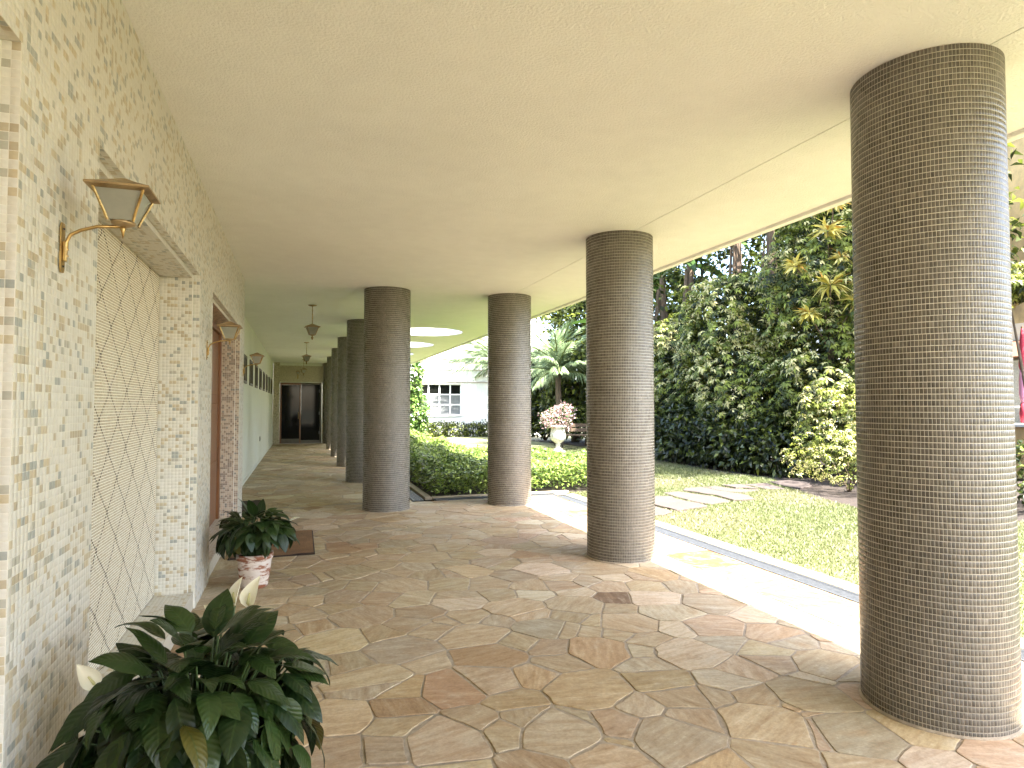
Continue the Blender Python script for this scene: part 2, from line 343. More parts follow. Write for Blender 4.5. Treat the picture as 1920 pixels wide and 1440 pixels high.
for i, (x, y, c, r) in enumerate(pts):
    if y < 9.6: poly = FA
    else: poly = FB
    d = np.hypot(arr[:, 0]-x, arr[:, 1]-y)
    for j in np.argsort(d)[1:45]:
        if d[j] > 2: break
        nx, ny = arr[j, 0]-x, arr[j, 1]-y
        dd = (arr[j, 0]**2+arr[j, 1]**2-x*x-y*y - (rad[j]**2-r*r)*.8)/2
        poly = clip(poly, (nx, ny), dd)
        if len(poly) < 3: break
    if len(poly) < 3: continue
    P = np.array(poly); ext = P.max(0)-P.min(0)
    todo = [poly]
    if (max(ext) > .42 and rng.rand() < .62) if i >= n0 else (max(ext) > .46 and rng.rand() < .40):       # split a big slab along a crack
        cc = P.mean(0)+rng.uniform(-.12, .12, 2); t = rng.uniform(0, math.pi); n = (math.cos(t), math.sin(t)); dd = n[0]*cc[0]+n[1]*cc[1]
        todo = [clip(poly, n, dd), clip(poly, (-n[0], -n[1]), -dd)]
    for q, pl in enumerate(todo):
        if len(pl) >= 3: cells.append((pl, c if q == 0 else keys[rng.choice(len(keys), p=prob)]))
# straight border of rectangular slabs beside the drain and at the planter edge
yb = -3.5
while yb < 9.55:
    L = rng.uniform(.42, .95); y1 = min(yb+L, 9.6)
    cells.append(([(3.375, yb), (3.905, yb), (3.905, y1), (3.375, y1)], 'VPVORPOP'[rng.randint(8)])); yb = y1
def stone_geo(poly, key):
    area = sum(poly[i][0]*poly[(i+1)%len(poly)][1]-poly[(i+1)%len(poly)][0]*poly[i][1] for i in range(len(poly)))/2
    if area < 0: poly = poly[::-1]
    if abs(area) < .004: return None
    gap = rng.uniform(.003, .009); src = poly
    for i in range(len(src)):
        a, b = src[i], src[(i+1) % len(src)]; ex, ey = b[0]-a[0], b[1]-a[1]; l = math.hypot(ex, ey)
        if l < 1e-6: continue
        n = (ey/l, -ex/l); poly = clip(poly, n, n[0]*a[0]+n[1]*a[1]-gap)
        if len(poly) < 3: return None
    out = []; m = len(poly)
    for i in range(m):
        a, b, p = np.array(poly[i]), np.array(poly[(i+1) % m]), np.array(poly[i-1])
        l1, l2 = np.linalg.norm(b-a), np.linalg.norm(a-p)
        if l1 < .004: continue
        rc = rng.uniform(.003, .016)
        ka, kb = min(rc, l2*.3), min(rc, l1*.3)
        out += [a+(p-a)*ka/max(l2, 1e-6), a+(b-a)*kb/l1]
        k = int(min(3, l1/.10)); nrm = np.array([(b-a)[1], -(b-a)[0]])/l1
        bow = rng.uniform(-.006, .004)
        for t in range(1, k+1):
            s = t/(k+1); out.append(a+(b-a)*s+nrm*(rng.uniform(-.006, .003)+bow*math.sin(math.pi*s)))
    P = np.array(out); n = len(P)
    if n < 3: return None
    c = P.mean(0); dz = rng.uniform(-.0022, .0022); tl = rng.uniform(-.003, .003, 2)
    rel = P-c; rr = np.linalg.norm(rel, axis=1)[:, None]; inn = c+rel*(1-.003/np.maximum(rr, .02))
    zt = dz+rel@tl*1.5
    V = np.vstack([np.c_[P, np.full(n, -.02)], np.c_[P, zt-.0016], np.c_[inn, zt]])
    F = [(i, (i+1) % n, n+(i+1) % n, n+i) for i in range(n)]+[(n+i, n+(i+1) % n, 2*n+(i+1) % n, 2*n+i) for i in range(n)]
    a = rng.uniform(-.5, .5) if rng.rand() < .6 else rng.uniform(0, math.pi); off = rng.uniform(-50, 50, 3)
    ca, sa = math.cos(a), math.sin(a)
    S = np.c_[V[:, 0]*ca-V[:, 1]*sa, V[:, 0]*sa+V[:, 1]*ca, V[:, 2]]+off
    t = np.array(TINT[key])*np.array([.86, .79, .69])*rng.uniform(.88, 1.12)*rng.uniform(.97, 1.03, 3)
    return V, F, tuple(range(2*n, 3*n)), S, t, c
def stone_mesh(lst):
    V, F, S, T = [], [], [], []; k = 0
    for v, f, top, s, t, c in lst:
        for q in f+[top]: F.append(tuple(i+k for i in q)); T.append((t[0], t[1], t[2], 1))
        V.append(v); S.append(s); k += len(v)
    me = bpy.data.meshes.new('flagstone'); me.from_pydata(np.vstack(V).tolist(), [], F)
    a = me.attributes.new('col', 'FLOAT_COLOR', 'FACE'); a.data.foreach_set('color', np.array(T, np.float32).ravel())
    a = me.attributes.new('sc', 'FLOAT_VECTOR', 'POINT'); a.data.foreach_set('vector', np.vstack(S).astype(np.float32).ravel())
    return me
YA, PI_ = R(18.462), R(1.954)
def project(P):
    P = np.asarray(P, float); x, y, z = P[..., 0], P[..., 1], P[..., 2]-CAMZ
    xc = x*math.cos(YA)-y*math.sin(YA); yf = x*math.sin(YA)+y*math.cos(YA)
    zc = yf*math.cos(PI_)+z*math.sin(PI_); yc = -yf*math.sin(PI_)+z*math.cos(PI_)
    zc_ = np.where(zc > .05, zc, .05)
    return 960+1188.1*xc/zc_, 720-1188.1*yc/zc_, zc
geos = []
for pl, k in cells:
    if np.mean([p[0] for p in pl]) > 2.95 and k in 'twnyWg' and rng.rand() < .0: k = 'ORo'[rng.randint(3)]
    q = stone_geo(pl, k)
    if q is None: continue
    P = np.array(pl); u, v, zc = project(np.c_[P, np.zeros(len(P))])
    a = abs(sum(u[i]*v[(i+1) % len(u)]-u[(i+1) % len(u)]*v[i] for i in range(len(u))))/2 if zc.min() > .3 else 0
    uc, vc = u.mean(), v.mean()
    if not (0 < uc < 1920 and vc < 1460) or zc.min() < .3: a = 0
    geos.append((a, q))
geos.sort(key=lambda t: -t[0])
pav = MB().box(-1.1, 3.91, -6, 9.6, -.2, -.0042).box(-1.1, 1.63, 9.6, 25.6, -.2, -.0042).build('paving', m_mortar); pav['kind'] = 'structure'
for a, q in geos[:300]: link('flagstone', stone_mesh([q]), m_stone, pav)
o = link('far_flagstones', stone_mesh([q for a, q in geos[300:]]), m_stone, pav, kind='stuff')

# kerb, drain
kerb = thing('stone_kerb', 'pale stone edging strip between the steel drain and the lawn', 'kerb')
y = -3.0
while y < 9.5:
    y1 = y+rng.uniform(.7, 1.0); MB().box(4.10, 4.28, y+.004, min(y1, 9.62)-.004, -.08, .004+rng.uniform(-.002, .002)).build('kerb_slab', m_kerb, kerb, bevel=.004); y = y1
def drain(name, label, p0, p1, loc):
    t = thing(name, label, 'drain', loc)
    return t
grate_me = MB()
for s in range(40): grate_me.box(-.060, .060, s*.0125+.002, s*.0125+.0075, -.012, -.0005)
grate_me.box(-.066, -.058, 0, .498, -.022, .001).box(.058, .066, 0, .498, -.022, .001)
g0 = bpy.data.meshes.new('grate'); g0.from_pydata(grate_me.v, [], grate_me.f); g0.materials.append(m_steel)
def make_drain(label, x, y, rz, n):
    t = thing('floor_drain', label, 'drain', (x, y, 0), rz)
    MB().box(-.078, .078, 0, n*.5, -.16, -.10).build('channel', m_void, t)
    for s in (-1, 1): MB().box(min(s*.07, s*.085), max(s*.07, s*.085), 0, n*.5, -.10, .002).build('channel_edge', m_steel, t)
    for i in range(n):
        gg = link('grate', g0, None, t); gg.location = (0, i*.5, 0)
    return t
make_drain('long steel grated drain running beside the sunlit lawn kerb', 4.0, -3, 0, 25)
make_drain('shaded grated drain along the front of the leafy bed', 4.0, 9.74, R(90), 4)
make_drain('shaded grated drain at the bed edge beside the row of far columns', 1.735, 9.74, 0, 24)
k2 = thing('bed_kerb', 'low pale kerb around the leafy green bed', 'kerb')
MB().box(1.98, 4.3, 9.85, 9.95, -.05, .02).build('kerb_slab', m_kerb, k2, bevel=.005)
MB().box(1.86, 1.97, 9.85, 27, -.05, .02).build('kerb_slab', m_kerb, k2, bevel=.005)

# ------------------------------------------------------------------ ceiling slab
slab = thing('ceiling_slab', 'broad cream stucco ceiling slab carried by the mosaic columns', 'ceiling', (0, 0, 0))
def circ(x, y, r, n=48): return [(x+r*math.cos(2*math.pi*k/n), y+r*math.sin(2*math.pi*k/n)) for k in range(n)]
HO = [(2.68, 13.93, .77), (2.65, 17.0, .77), (2.65, 20.2, .77)]
def rect(x0, x1, y0, y1): return [(x0, y0), (x1, y0), (x1, y1), (x0, y1)]
MB().box(-1.4, 2.9465, -5.5, 8.998, CZ, CZ+.028).build('ceiling_panel', m_ceil, slab)
MB().box(2.9535, 4.028, -5.5, 8.998, CZ, CZ+.028).build('ceiling_panel', m_ceil, slab)
holes = [circ(*h) for h in HO]
link('ceiling_panel', holed(rect(-1.4, 4.028, 9.002, 26), holes, CZ, CZ+.012), m_ceil, slab)
MB().box(-1.4, 4.028, -5.5, 9.0, CZ+.0285, CZ+.36).build('slab_body', m_slab, slab)
link('slab_body', holed(rect(-1.4, 4.028, 9.0, 26), [circ(a, b, r+.012) for a, b, r in HO], CZ+.0125, CZ+.36), m_slab, slab)
MB().box(4.03, 4.10, -5.5, 26, CZ-.028, CZ+.40).build('edge_beam', m_ceil, slab, bevel=.004)
for h in HO:
    P = circ(*h); Q = circ(h[0], h[1], h[2]+.0115); n = len(P); m = MB()
    m.add([(x, y, CZ-.001) for x, y in P]+[(x, y, CZ+.37) for x, y in P]+[(x, y, CZ-.001) for x, y in Q]+[(x, y, CZ+.37) for x, y in Q],
          [(i, n+i, n+(i+1) % n, (i+1) % n) for i in range(n)]+[(2*n+i, 2*n+(i+1) % n, 3*n+(i+1) % n, 3*n+i) for i in range(n)]
          + [(i, (i+1) % n, 2*n+(i+1) % n, 2*n+i) for i in range(n)]+[(n+i, 3*n+i, 3*n+(i+1) % n, n+(i+1) % n) for i in range(n)])
    m.build('skylight_lining', m_sky_tile, slab)

# ------------------------------------------------------------------ mosaic tiles
def tile_mesh(C, U, V, N, hu, hv, th, col):
    n = len(C); C, U, V, N = (np.broadcast_to(np.asarray(a, float), (n, 3)) for a in (C, U, V, N))
    hu = np.broadcast_to(hu, n)[:, None]; hv = np.broadcast_to(hv, n)[:, None]
    c = np.stack([C-U*hu-V*hv, C+U*hu-V*hv, C+U*hu+V*hv, C-U*hu+V*hv], 1)
    ins = .0006
    t = np.stack([C-U*(hu-ins)-V*(hv-ins), C+U*(hu-ins)-V*(hv-ins), C+U*(hu-ins)+V*(hv-ins), C-U*(hu-ins)+V*(hv-ins)], 1)+N[:, None]*th
    VV = np.concatenate([c, t], 1).reshape(-1, 3)
    f = np.array([[4,5,6,7],[0,1,5,4],[1,2,6,5],[2,3,7,6],[3,0,4,7]])
    FF = (np.arange(n)[:, None, None]*8+f).reshape(-1, 4)
    return np_mesh('mosaic', VV, FF, np.repeat(col, 5, 0))
PAL = np.array([(.72,.695,.62),(.725,.705,.64),(.705,.675,.59),(.58,.50,.35),(.50,.43,.31),(.38,.40,.375),(.47,.455,.385)])
WGT = np.array([.40,.20,.12,.10,.055,.06,.065]); WGT /= WGT.sum()
PAL2 = np.array([(.60,.48,.36),(.62,.52,.40),(.55,.43,.32),(.36,.27,.20),(.30,.23,.18),(.27,.25,.22),(.40,.31,.24)])
W2 = np.array([.28,.18,.10,.14,.12,.06,.12]); W2 /= W2.sum()
class Tiles:
    def __init__(s): s.C=[]; s.U=[]; s.V=[]; s.N=[]; s.hu=[]; s.hv=[]; s.col=[]
    def surf(s, p0, U, V, N, lu, lv, pal=PAL, wg=WGT, pitch=.024):
        nu, nv = max(1, round(lu/pitch)), max(1, round(lv/pitch)); pu, pv = lu/nu, lv/nv
        i, j = np.meshgrid(np.arange(nu), np.arange(nv)); i, j = i.ravel(), j.ravel(); n = len(i)
        U, V, N = np.array(U, float), np.array(V, float), np.array(N, float)
        C = np.array(p0)+U*((i+.5)*pu)[:, None]+V*((j+.5)*pv)[:, None]+rng.uniform(.0001, .0003, (n, 1))*N
        k = rng.choice(len(pal), n, p=wg).reshape(nv, nu)
        dup = rng.rand(nv, nu) < .22; k[:, 1:] = np.where(dup[:, 1:], k[:, :-1], k[:, 1:])
        col = .85*pal[k.ravel()]*rng.uniform(.965, 1.035, (n, 1))
        s.C.append(C); s.U.append(np.tile(U, (n, 1))); s.V.append(np.tile(V, (n, 1))); s.N.append(np.tile(N, (n, 1)))
        s.hu.append(np.full(n, pu/2-.0008)); s.hv.append(np.full(n, pv/2-.0008)); s.col.append(col)
    def arrays(s): return [np.concatenate(a) for a in (s.C, s.U, s.V, s.N, s.hu, s.hv, s.col)]
WX = -.7015; WE = 8.90; OT = 2.40; SILL = .12
OPN = [(-.55, 1.95), (2.63, 5.07), (5.78, 8.30)]
X1, X2, ST = -.747, -.957, .03
wall = thing('mosaic_wall', 'cream and blue-grey mosaic wall with tall framed recesses at the left', 'wall')
b = MB()
ys = [-5.5]+[v for o_ in OPN for v in o_]+[WE]
for i in range(0, len(ys), 2): b.box(-1.35, WX, ys[i], ys[i+1], -.05, CZ-.001)
for (a, c) in OPN: b.box(-1.35, WX, a+.0005, c-.0005, OT, CZ-.001)
b.build('wall', m_grout, wall)
for (a, c) in OPN:
    f = MB(); f.box(X2+.001, X1, a+.0005, a+ST, -.05, OT-.0005).box(X2+.001, X1, c-ST, c-.0005, -.05, OT-.0005).box(X2+.001, X1, a+ST+.0005, c-ST-.0005, OT-ST, OT-.0005)
    f.build('recess_frame', m_grout, wall)
    MB().box(X2+.001, WX-.012, a+ST+.0006, c-ST-.0006, -.05, SILL).build('sill', m_sill, wall)
    MB().box(X1+.0005, WX-.012, a+.001, a+ST, -.05, SILL).build('sill', m_sill, wall)
    MB().box(X1+.0005, WX-.012, c-ST, c-.001, -.05, SILL).build('sill', m_sill, wall)
T = Tiles(); ey, ez, ex = (0,1,0), (0,0,1), (1,0,0)
T.surf((WX, 1.95, 0), ey, ez, ex, .68, OT); T.surf((WX, 5.07, 0), ey, ez, ex, .71, OT); T.surf((WX, 8.30, 0), ey, ez, ex, .60, OT)
T.surf((WX, .9, OT), ey, ez, ex, WE-.9, CZ-OT-.002)
for q, (a, c) in enumerate(OPN):
    pal, wg = (PAL2, W2) if q == 2 else (PAL, WGT)
    for yy, sg in ((a, 1), (c, -1)):
        if q == 0 and sg > 0: continue
        T.surf((X1+.001, yy, SILL), ex, ez, (0, sg, 0), WX-X1-.002, OT-SILL, pal, wg)
        T.surf((X1, yy if sg > 0 else yy-ST, SILL), ey, ez, ex, ST-.001, OT-ST-SILL, PAL[:3], np.array([.4, .4, .2]))
        T.surf((X2+.002, yy+sg*ST, SILL), ex, ez, (0, sg, 0), X1-X2-.003, OT-ST-SILL, pal, wg)
    a0 = max(a, .9)
    T.surf((X1+.001, a0+.002, OT), ey, ex, (0, 0, -1), c-a0-.004, WX-X1-.002)
    T.surf((X1, a0+ST, OT-ST), ey, ez, ex, c-a0-2*ST, ST-.001, PAL[:3], np.array([.4, .4, .2]))
    T.surf((X2+.002, a0+ST, OT-ST), ey, ex, (0, 0, -1), c-a0-2*ST, X1-X2-.003, pal, wg)
    T.surf((X2+.002, a0+ST+.002, SILL), ey, ex, (0, 0, 1), c-a0-2*ST-.004, WX-.012-X2-.004, PAL[:4], np.array([.35, .25, .25, .15]))
C_, U_, V_, N_, hu_, hv_, col_ = T.arrays()
u, v, zc = project(C_); e1 = np.stack(project(C_+U_*.01)[:2], 1)-np.stack([u, v], 1); e2 = np.stack(project(C_+V_*.01)[:2], 1)-np.stack([u, v], 1)
ar = np.abs(e1[:, 0]*e2[:, 1]-e1[:, 1]*e2[:, 0])*hu_*hv_*4e4
vis = (u > 2) & (u < 1918) & (v > 2) & (v < 1300) & (zc > .3) & (((np.array([0, 0, CAMZ])-C_)*N_).sum(1) > 0) & ~((u > 90) & (v > 1150))
vis &= ~((N_[:, 0] < .5) & (C_[:, 1] > 2.2))
sel = np.argsort(-np.where(vis, ar, 0))[:300]
keep = np.ones(len(C_), bool); keep[sel] = False
link('mosaic_tiles', tile_mesh(C_[keep], U_[keep], V_[keep], N_[keep], hu_[keep], hv_[keep], .0003, col_[keep]), m_tile, wall, kind='stuff')
cache = {}
for i in sel:
    key = (tuple(np.round(col_[i]*20).astype(int)), round(hu_[i], 4), round(hv_[i], 4))
    if key not in cache:
        me = tile_mesh(np.zeros((1, 3)), (1,0,0), (0,1,0), (0,0,1), hu_[i], hv_[i], .0003, col_[i:i+1]); me.materials.append(m_tile); cache[key] = me
    o = link('tile', cache[key], None, wall)
    M_ = Matrix.Identity(4)
    for k in range(3): M_[k][0], M_[k][1], M_[k][2], M_[k][3] = U_[i][k], V_[i][k], N_[i][k], C_[i][k]
    o.matrix_world = M_
# lattice panel in the first recess
pan = thing('lattice_panel', 'cream mosaic panel with a dark diamond lattice filling the near recess', 'panel', (X2, 3.85, SILL))
y0, y1, z0, z1 = OPN[1][0]+ST+.001, OPN[1][1]-ST-.001, SILL+.001, OT-ST-.001
MB().box(-.14, 0, y0-3.85, y1-3.85, .001, z1-SILL).build('panel_bed', m_pgrout, pan)
nu, nv = round((y1-y0)/.0175), round((z1-z0)/.0148); pu, pv = (y1-y0)/nu, (z1-z0)/nv
i, j = np.meshgrid(np.arange(nu), np.arange(nv)); i, j = i.ravel(), j.ravel()
yy, zz = y0+(i+.5)*pu, z0+(j+.5)*pv; n = len(i)
a1 = ((yy-3.84)/.35+(zz-2.185)/.325) % 1.0; a2 = ((yy-3.84)/.35-(zz-2.185)/.325) % 1.0
dark = (a1 < pu/.35) | (a2 < pu/.35)
pc = np.array([(.55,.50,.385),(.575,.53,.42),(.52,.46,.345)])[rng.randint(0, 3, n)]*rng.uniform(.95, 1.05, (n, 1))
pc = np.where(dark[:, None], np.array([.15, .11, .075])*rng.uniform(.8, 1.2, (n, 1)), pc)
tn = np.array([1., 0, 0])+np.c_[np.zeros(n), rng.normal(0, .02, n), rng.normal(0, .02, n)]
tn /= np.linalg.norm(tn, axis=1)[:, None]; tu = np.cross(np.array([0, 0, 1.]), tn)*1.0; tu /= np.linalg.norm(tu, axis=1)[:, None]; tv = np.cross(tn, tu)
link('lattice_tiles', tile_mesh(np.c_[np.zeros(n)+.0002, yy-3.85, zz-SILL], tu, tv, tn, pu/2-.0006, pv/2-.0015, .0004, pc), m_ptile, pan, kind='stuff')
# door in the second recess, plain back in the recess beside the camera
def wood_door(name, label, yc, wd, x, zb, zt):
    t = thing(name, label, 'door', (x, yc, zb)); h = zt-zb; a = wd/2
    for s in (-1, 1): MB().box(0, .06, min(s*a, s*(a-.075)), max(s*a, s*(a-.075)), 0, h).build('door_frame', m_wood, t, bevel=.004)
    MB().box(0, .06, -a+.076, a-.076, h-.075, h).build('door_frame', m_wood, t, bevel=.004)
    for s in (-1, 1):
        y_a, y_b = (0.003, a-.078) if s > 0 else (-a+.078, -.003)
        lf = MB().box(-.02, .03, y_a, y_b, .004, h-.078).build('door_leaf', m_wood, t, bevel=.003)
        for k in range(3):
            zz0 = .15+k*(h-.3)/3
            MB().box(.0302, .042, y_a+.12, y_b-.12, zz0, zz0+(h-.3)/3-.1).build('door_panel', m_wood, lf, bevel=.008)
    m = MB().tube([(.031, .05, 1.0), (.075, .05, 1.0), (.075, .13, 1.0)], .009, 8).build('door_handle', m_brass, t, smooth=True)
    return t
wood_door('wooden_door', 'reddish brown wooden door set back in the second mosaic recess', (OPN[2][0]+OPN[2][1])/2, OPN[2][1]-OPN[2][0]-2*ST-.004, X2+.002, SILL, OT-ST-.001)
wood_door('wooden_door', 'wooden door in the recess at the extreme left edge', (OPN[0][0]+OPN[0][1])/2, OPN[0][1]-OPN[0][0]-2*ST-.004, X2+.002, SILL, OT-ST-.001)
b = MB()
for q in (0, 2): b.box(-1.35, X2-.03, OPN[q][0], OPN[q][1], -.05, OT)
b.box(-1.35, X2-.141, OPN[1][0], OPN[1][1], -.05, OT)
b.build('recess_back', m_grout, wall)

# ------------------------------------------------------------------ columns
CR = .3258; NC, NR = 132, 113
th = (np.arange(NC)+.5)*2*math.pi/NC; zz = (np.arange(NR)+.5)*CZ/NR
tt, zg = np.meshgrid(th, zz); tt, zg = tt.ravel(), zg.ravel(); n = len(tt)
jit = np.repeat(rng.uniform(-.004, .004, NR), NC); tt = tt+jit
Nn = np.c_[np.cos(tt), np.sin(tt), 0*tt]; nj = Nn+rng.normal(0, .012, (n, 3))*.5; nj /= np.linalg.norm(nj, axis=1)[:, None]
Uu = np.cross(np.array([0, 0, 1.]), nj); Uu /= np.linalg.norm(Uu, axis=1)[:, None]; Vv = np.cross(nj, Uu)
cc = np.array([.112, .100, .083])*rng.uniform(.76, 1.26, (n, 1))*(1+.05*np.sin(np.repeat(rng.uniform(0, 6, NR), NC)))[:, None]
spot = rng.rand(n) < .012; cc[spot] *= 1.5
col_me = tile_mesh(np.c_[Nn[:, :2]*(CR-.0014), zg], Uu, Vv, nj, math.pi*CR/NC-.0007, CZ/NR/2-.0015, .0005, cc); col_me.materials.append(m_ctile)
core = MB().lathe([(CR-.0012, -.04), (CR-.0012, CZ+.002)], 132); core_me = bpy.data.meshes.new('shaft'); core_me.from_pydata(core.v, [], core.f); core_me.materials.append(m_cgrout)
core_me.polygons.foreach_set('use_smooth', [len(p.vertices) == 4 for p in core_me.polygons])
ring = MB().lathe([(CR-.004, -.02), (CR+.012, -.02), (CR+.010, .004), (CR-.004, .012)], 64)
ring_me = bpy.data.meshes.new('base_joint'); ring_me.from_pydata(ring.v, [], ring.f); ring_me.materials.append(m_mortar)
COLS = [((2.948, 2.313), 'huge nearest mosaic column filling the right side of the view'),
        ((2.956, 5.529), 'second nearest mosaic column, standing at the edge of the sunlit strip'),
        ((2.968, 9.012), 'mosaic column at the front corner of the leafy bed, sun on its foot'),
        ((1.160, 9.058), 'mosaic column beside the corridor, first and largest of the far inner row'),
        ((1.158, 12.54), 'second mosaic column of the far inner row, half hidden by the first'),
        ((1.158, 15.755), 'third mosaic column of the far inner row'),
        ((1.157, 18.86), 'fourth mosaic column of the far inner row'),
        ((1.157, 22.13), 'fifth mosaic column of the far inner row'),
        ((1.155, 25.42), 'farthest mosaic column, next to the door at the corridor end')]
for k, ((x, y), lab) in enumerate(COLS):
    t = thing('mosaic_column', lab, 'column', (x, y, 0), rng.uniform(0, 6), 'brown mosaic columns')
    link('shaft', core_me, None, t); link('mosaic_tiles', col_me, None, t, kind='stuff'); link('base_joint', ring_me, None, t)

# ------------------------------------------------------------------ far wall, end wall, door
fw = thing('plaster_wall', 'pale green-tinted plaster wall along the far corridor', 'wall')
MB().box(-1.35, -.98, WE+.001, 25.5, -.05, CZ-.001).build('wall', m_plaster, fw)
MB().box(-.979, -.972, WE+.01, 25.49, .001, .07).build('skirting', m_plaster, fw)
ORD = ['nearest', 'second', 'third', 'fourth', 'fifth', 'sixth', 'seventh', 'last']
for k in range(8):
    y = 12.15+1.6*k
    t = thing('slot_window', '%s dark framed small window along the pale corridor wall' % ORD[k], 'window', (-.98, y, 1.86), 0, 'small windows on the corridor wall')
    for a, c, d, e in ((0, .06, 0, .52), (.74, .8, 0, .52), (.06, .74, 0, .05), (.06, .74, .47, .52), (.38, .42, .05, .47)):
        MB().box(.001, .020, a, c, d, e).build('window_frame', m_louvre, t, bevel=.003)
    for a, c in ((.0605, .3795), (.4205, .7395)): MB().box(.002, .010, a, c, .0505, .4695).build('pane', m_glassdark, t)
ew = thing('end_wall', 'mosaic wall closing the far end of the corridor', 'wall')
m_far = mat('far_mosaic', (.55, .50, .37), .5, bump=(40, .2), extra=chain(ramp_spots((.25, .22, .15), 45, .52, .56)))
b = MB(); b.box(-.979, -.745, 25.5, 26, -.05, CZ-.001); b.box(.80, .90, 25.5, 26, -.05, CZ-.001); b.box(-.744, .799, 25.62, 26, 2.36, CZ-.001); b.build('wall', m_far, ew)
b = MB(); b.box(-.744, .799, 25.5, 25.619, 2.98, CZ-.001); b.build('lintel_edge', m_plaster, ew)
b = MB(); b.box(-.744, .799, 25.615, 25.70, 2.33, 2.359); b.build('lintel_strip', m_plaster, ew)
MB().box(-.979, 1.6, 25.56, 27.5, -.05, .004).build('threshold', m_kerb, ew)
dd = thing('double_door', 'dark glazed double door with red-brown wooden frame at corridor end', 'door', (.02, 25.68, 0))
for x0, x1 in ((-.76, -.70), (-.05, .0), (.70, .77)): MB().box(x0, x1, 0, .07, .01, 2.33).build('door_frame', m_wood if x0 < .1 else m_louvre, dd, bevel=.004)
MB().box(-.70, -.05, 0, .07, 2.24, 2.33).build('door_frame', m_wood, dd); MB().box(0, .70, 0, .07, 2.27, 2.33).build('door_frame', m_louvre, dd)
MB().box(-.70, -.05, .0, .07, .01, .18).build('bottom_rail', m_louvre, dd); MB().box(0, .70, 0, .07, .01, .12).build('bottom_rail', m_louvre, dd)
MB().box(-.70, -.05, .03, .04, .181, 2.239).build('pane', m_glassdark, dd); MB().box(.001, .699, .03, .04, .121, 2.269).build('pane', m_glassdark, dd)
MB().tube([(-.09, 0, .95), (-.09, -.05, .95), (-.09, -.05, 1.2), (-.09, 0, 1.2)], .01).build('door_handle', m_brass, dd)
for z in (.35, 1.1, 1.95): MB().box(.66, .70, -.012, .0, z, z+.12).build('hinge', m_steel, dd)
b = MB().box(-1.35, 1.6, 27.4, 27.6, -.05, CZ).build('back_wall', m_plaster, ew)
b = thing('wall_switch', 'tiny grey socket plate low on the pale corridor wall', 'socket', (-.98, 17.5, .6))
MB().box(.001, .012, -.04, .04, -.06, .06).build('plate', m_louvre, b, bevel=.002); MB().box(.0121, .016, -.02, .02, -.025, .025).build('socket_face', m_iron, b)

# ------------------------------------------------------------------ lanterns
def lantern_body(t, zb, zt, hb, htp, hr, apex, c=(0, 0)):
    x, y = c
    def corner(h, z, k): return (x+h*(1, -1, -1, 1)[k], y+h*(1, 1, -1, -1)[k], z)
    for k in range(4):
        a, b_ = corner(hb*.93, zb, k), corner(hb*.93, zb, (k+1) % 4); c_, d = corner(htp*.95, zt, (k+1) % 4), corner(htp*.95, zt, k)
        MB().add([a, b_, c_, d], [(0, 1, 2, 3)]).build('glass_pane', m_frost, t)
        p0, p1 = Vector(corner(hb, zb, k)), Vector(corner(htp, zt, k))
        bar = MB().tube([p0+Vector((0, 0, -.004)), p0.lerp(p1, .15), p1], .0045, 6).build('corner_bar', m_brass, t)
        MB().lathe([(.001, -.004), (.004, 0), (.001, .004)], 6, tuple(p0.lerp(p1, .6)*1.0)).build('bead', m_iron, bar)
    MB().lathe([(htp*.98, zt-.006), (hr, zt), (hr, zt+.006), (hr*.5, zt+(apex-zt)*.55), (.006, apex)], 4, (x, y, 0), sq=True).build('roof', m_roofbrass, t)
    MB().lathe([(hb*.35, zb-.016), (hb*.95, zb-.008), (hb*1.0, zb), (hb*.3, zb+.002)], 16, (x, y, 0)).build('base_cup', m_roofbrass, t, smooth=True)
    MB().lathe([(.001, zb-.052), (.005, zb-.032), (.009, zb-.022), (.006, zb-.014)], 10, (x, y, 0)).build('finial', m_brass, t, smooth=True)
    MB().lathe([(.013, zb+.002), (.016, zb+.03), (.026, zb+.05), (.020, zb+.07), (.002, zb+.08)], 12, (x, y, 0)).build('bulb', m_frost, t, smooth=True)
def wall_lamp(label, loc, rz=0):
    t = thing('wall_lantern', label, 'wall lamp', loc, rz, 'brass wall lanterns')
    P = [(-.017, -.066), (-.010, -.076), (.010, -.076), (.017, -.066), (.017, .066), (.010, .076), (-.010, .076), (-.017, .066)]
    MB().add([(.0012, a, b_) for a, b_ in P]+[(.0055, a, b_) for a, b_ in P], [tuple(range(8))[::-1], tuple(range(8, 16))]+[(i, (i+1) % 8, 8+(i+1) % 8, 8+i) for i in range(8)]).build('mount_plate', m_brass, t)
    MB().box(.0056, .016, -.006, .006, -.042, .020).build('bracket', m_brass, t, bevel=.002)
    for z in (-.058, -.025, -.005, .058): MB().lathe([(.004, -.002), (.004, .002), (.001, .004)], 8, (.0165 if abs(z) < .03 else .006, 0, z)).build('screw', m_iron if abs(z) > .03 else m_brass, t)
    MB().tube([(.012, 0, -.03), (.014, 0, .018), (.024, 0, .042), (.050, 0, .058), (.095, 0, .074), (.165, 0, .080)], .0052, 8).build('arm', m_brass, t, smooth=True)
    lantern_body(t, .094, .186, .035, .069, .087, .232, (.165, 0))
    return t
wall_lamp('brass wall lantern nearest the camera, left of the diamond lattice recess', (-.70, 2.262, 1.933))
wall_lamp('brass wall lantern on the narrow pier before the wooden door', (-.70, 5.45, 1.885))
wall_lamp('brass wall lantern farthest along, at the end of the mosaic wall', (-.70, 8.76, 1.90))
wall_lamp('small lantern mounted above the door at the corridor end', (-.10, 25.62, 2.56), R(-90))
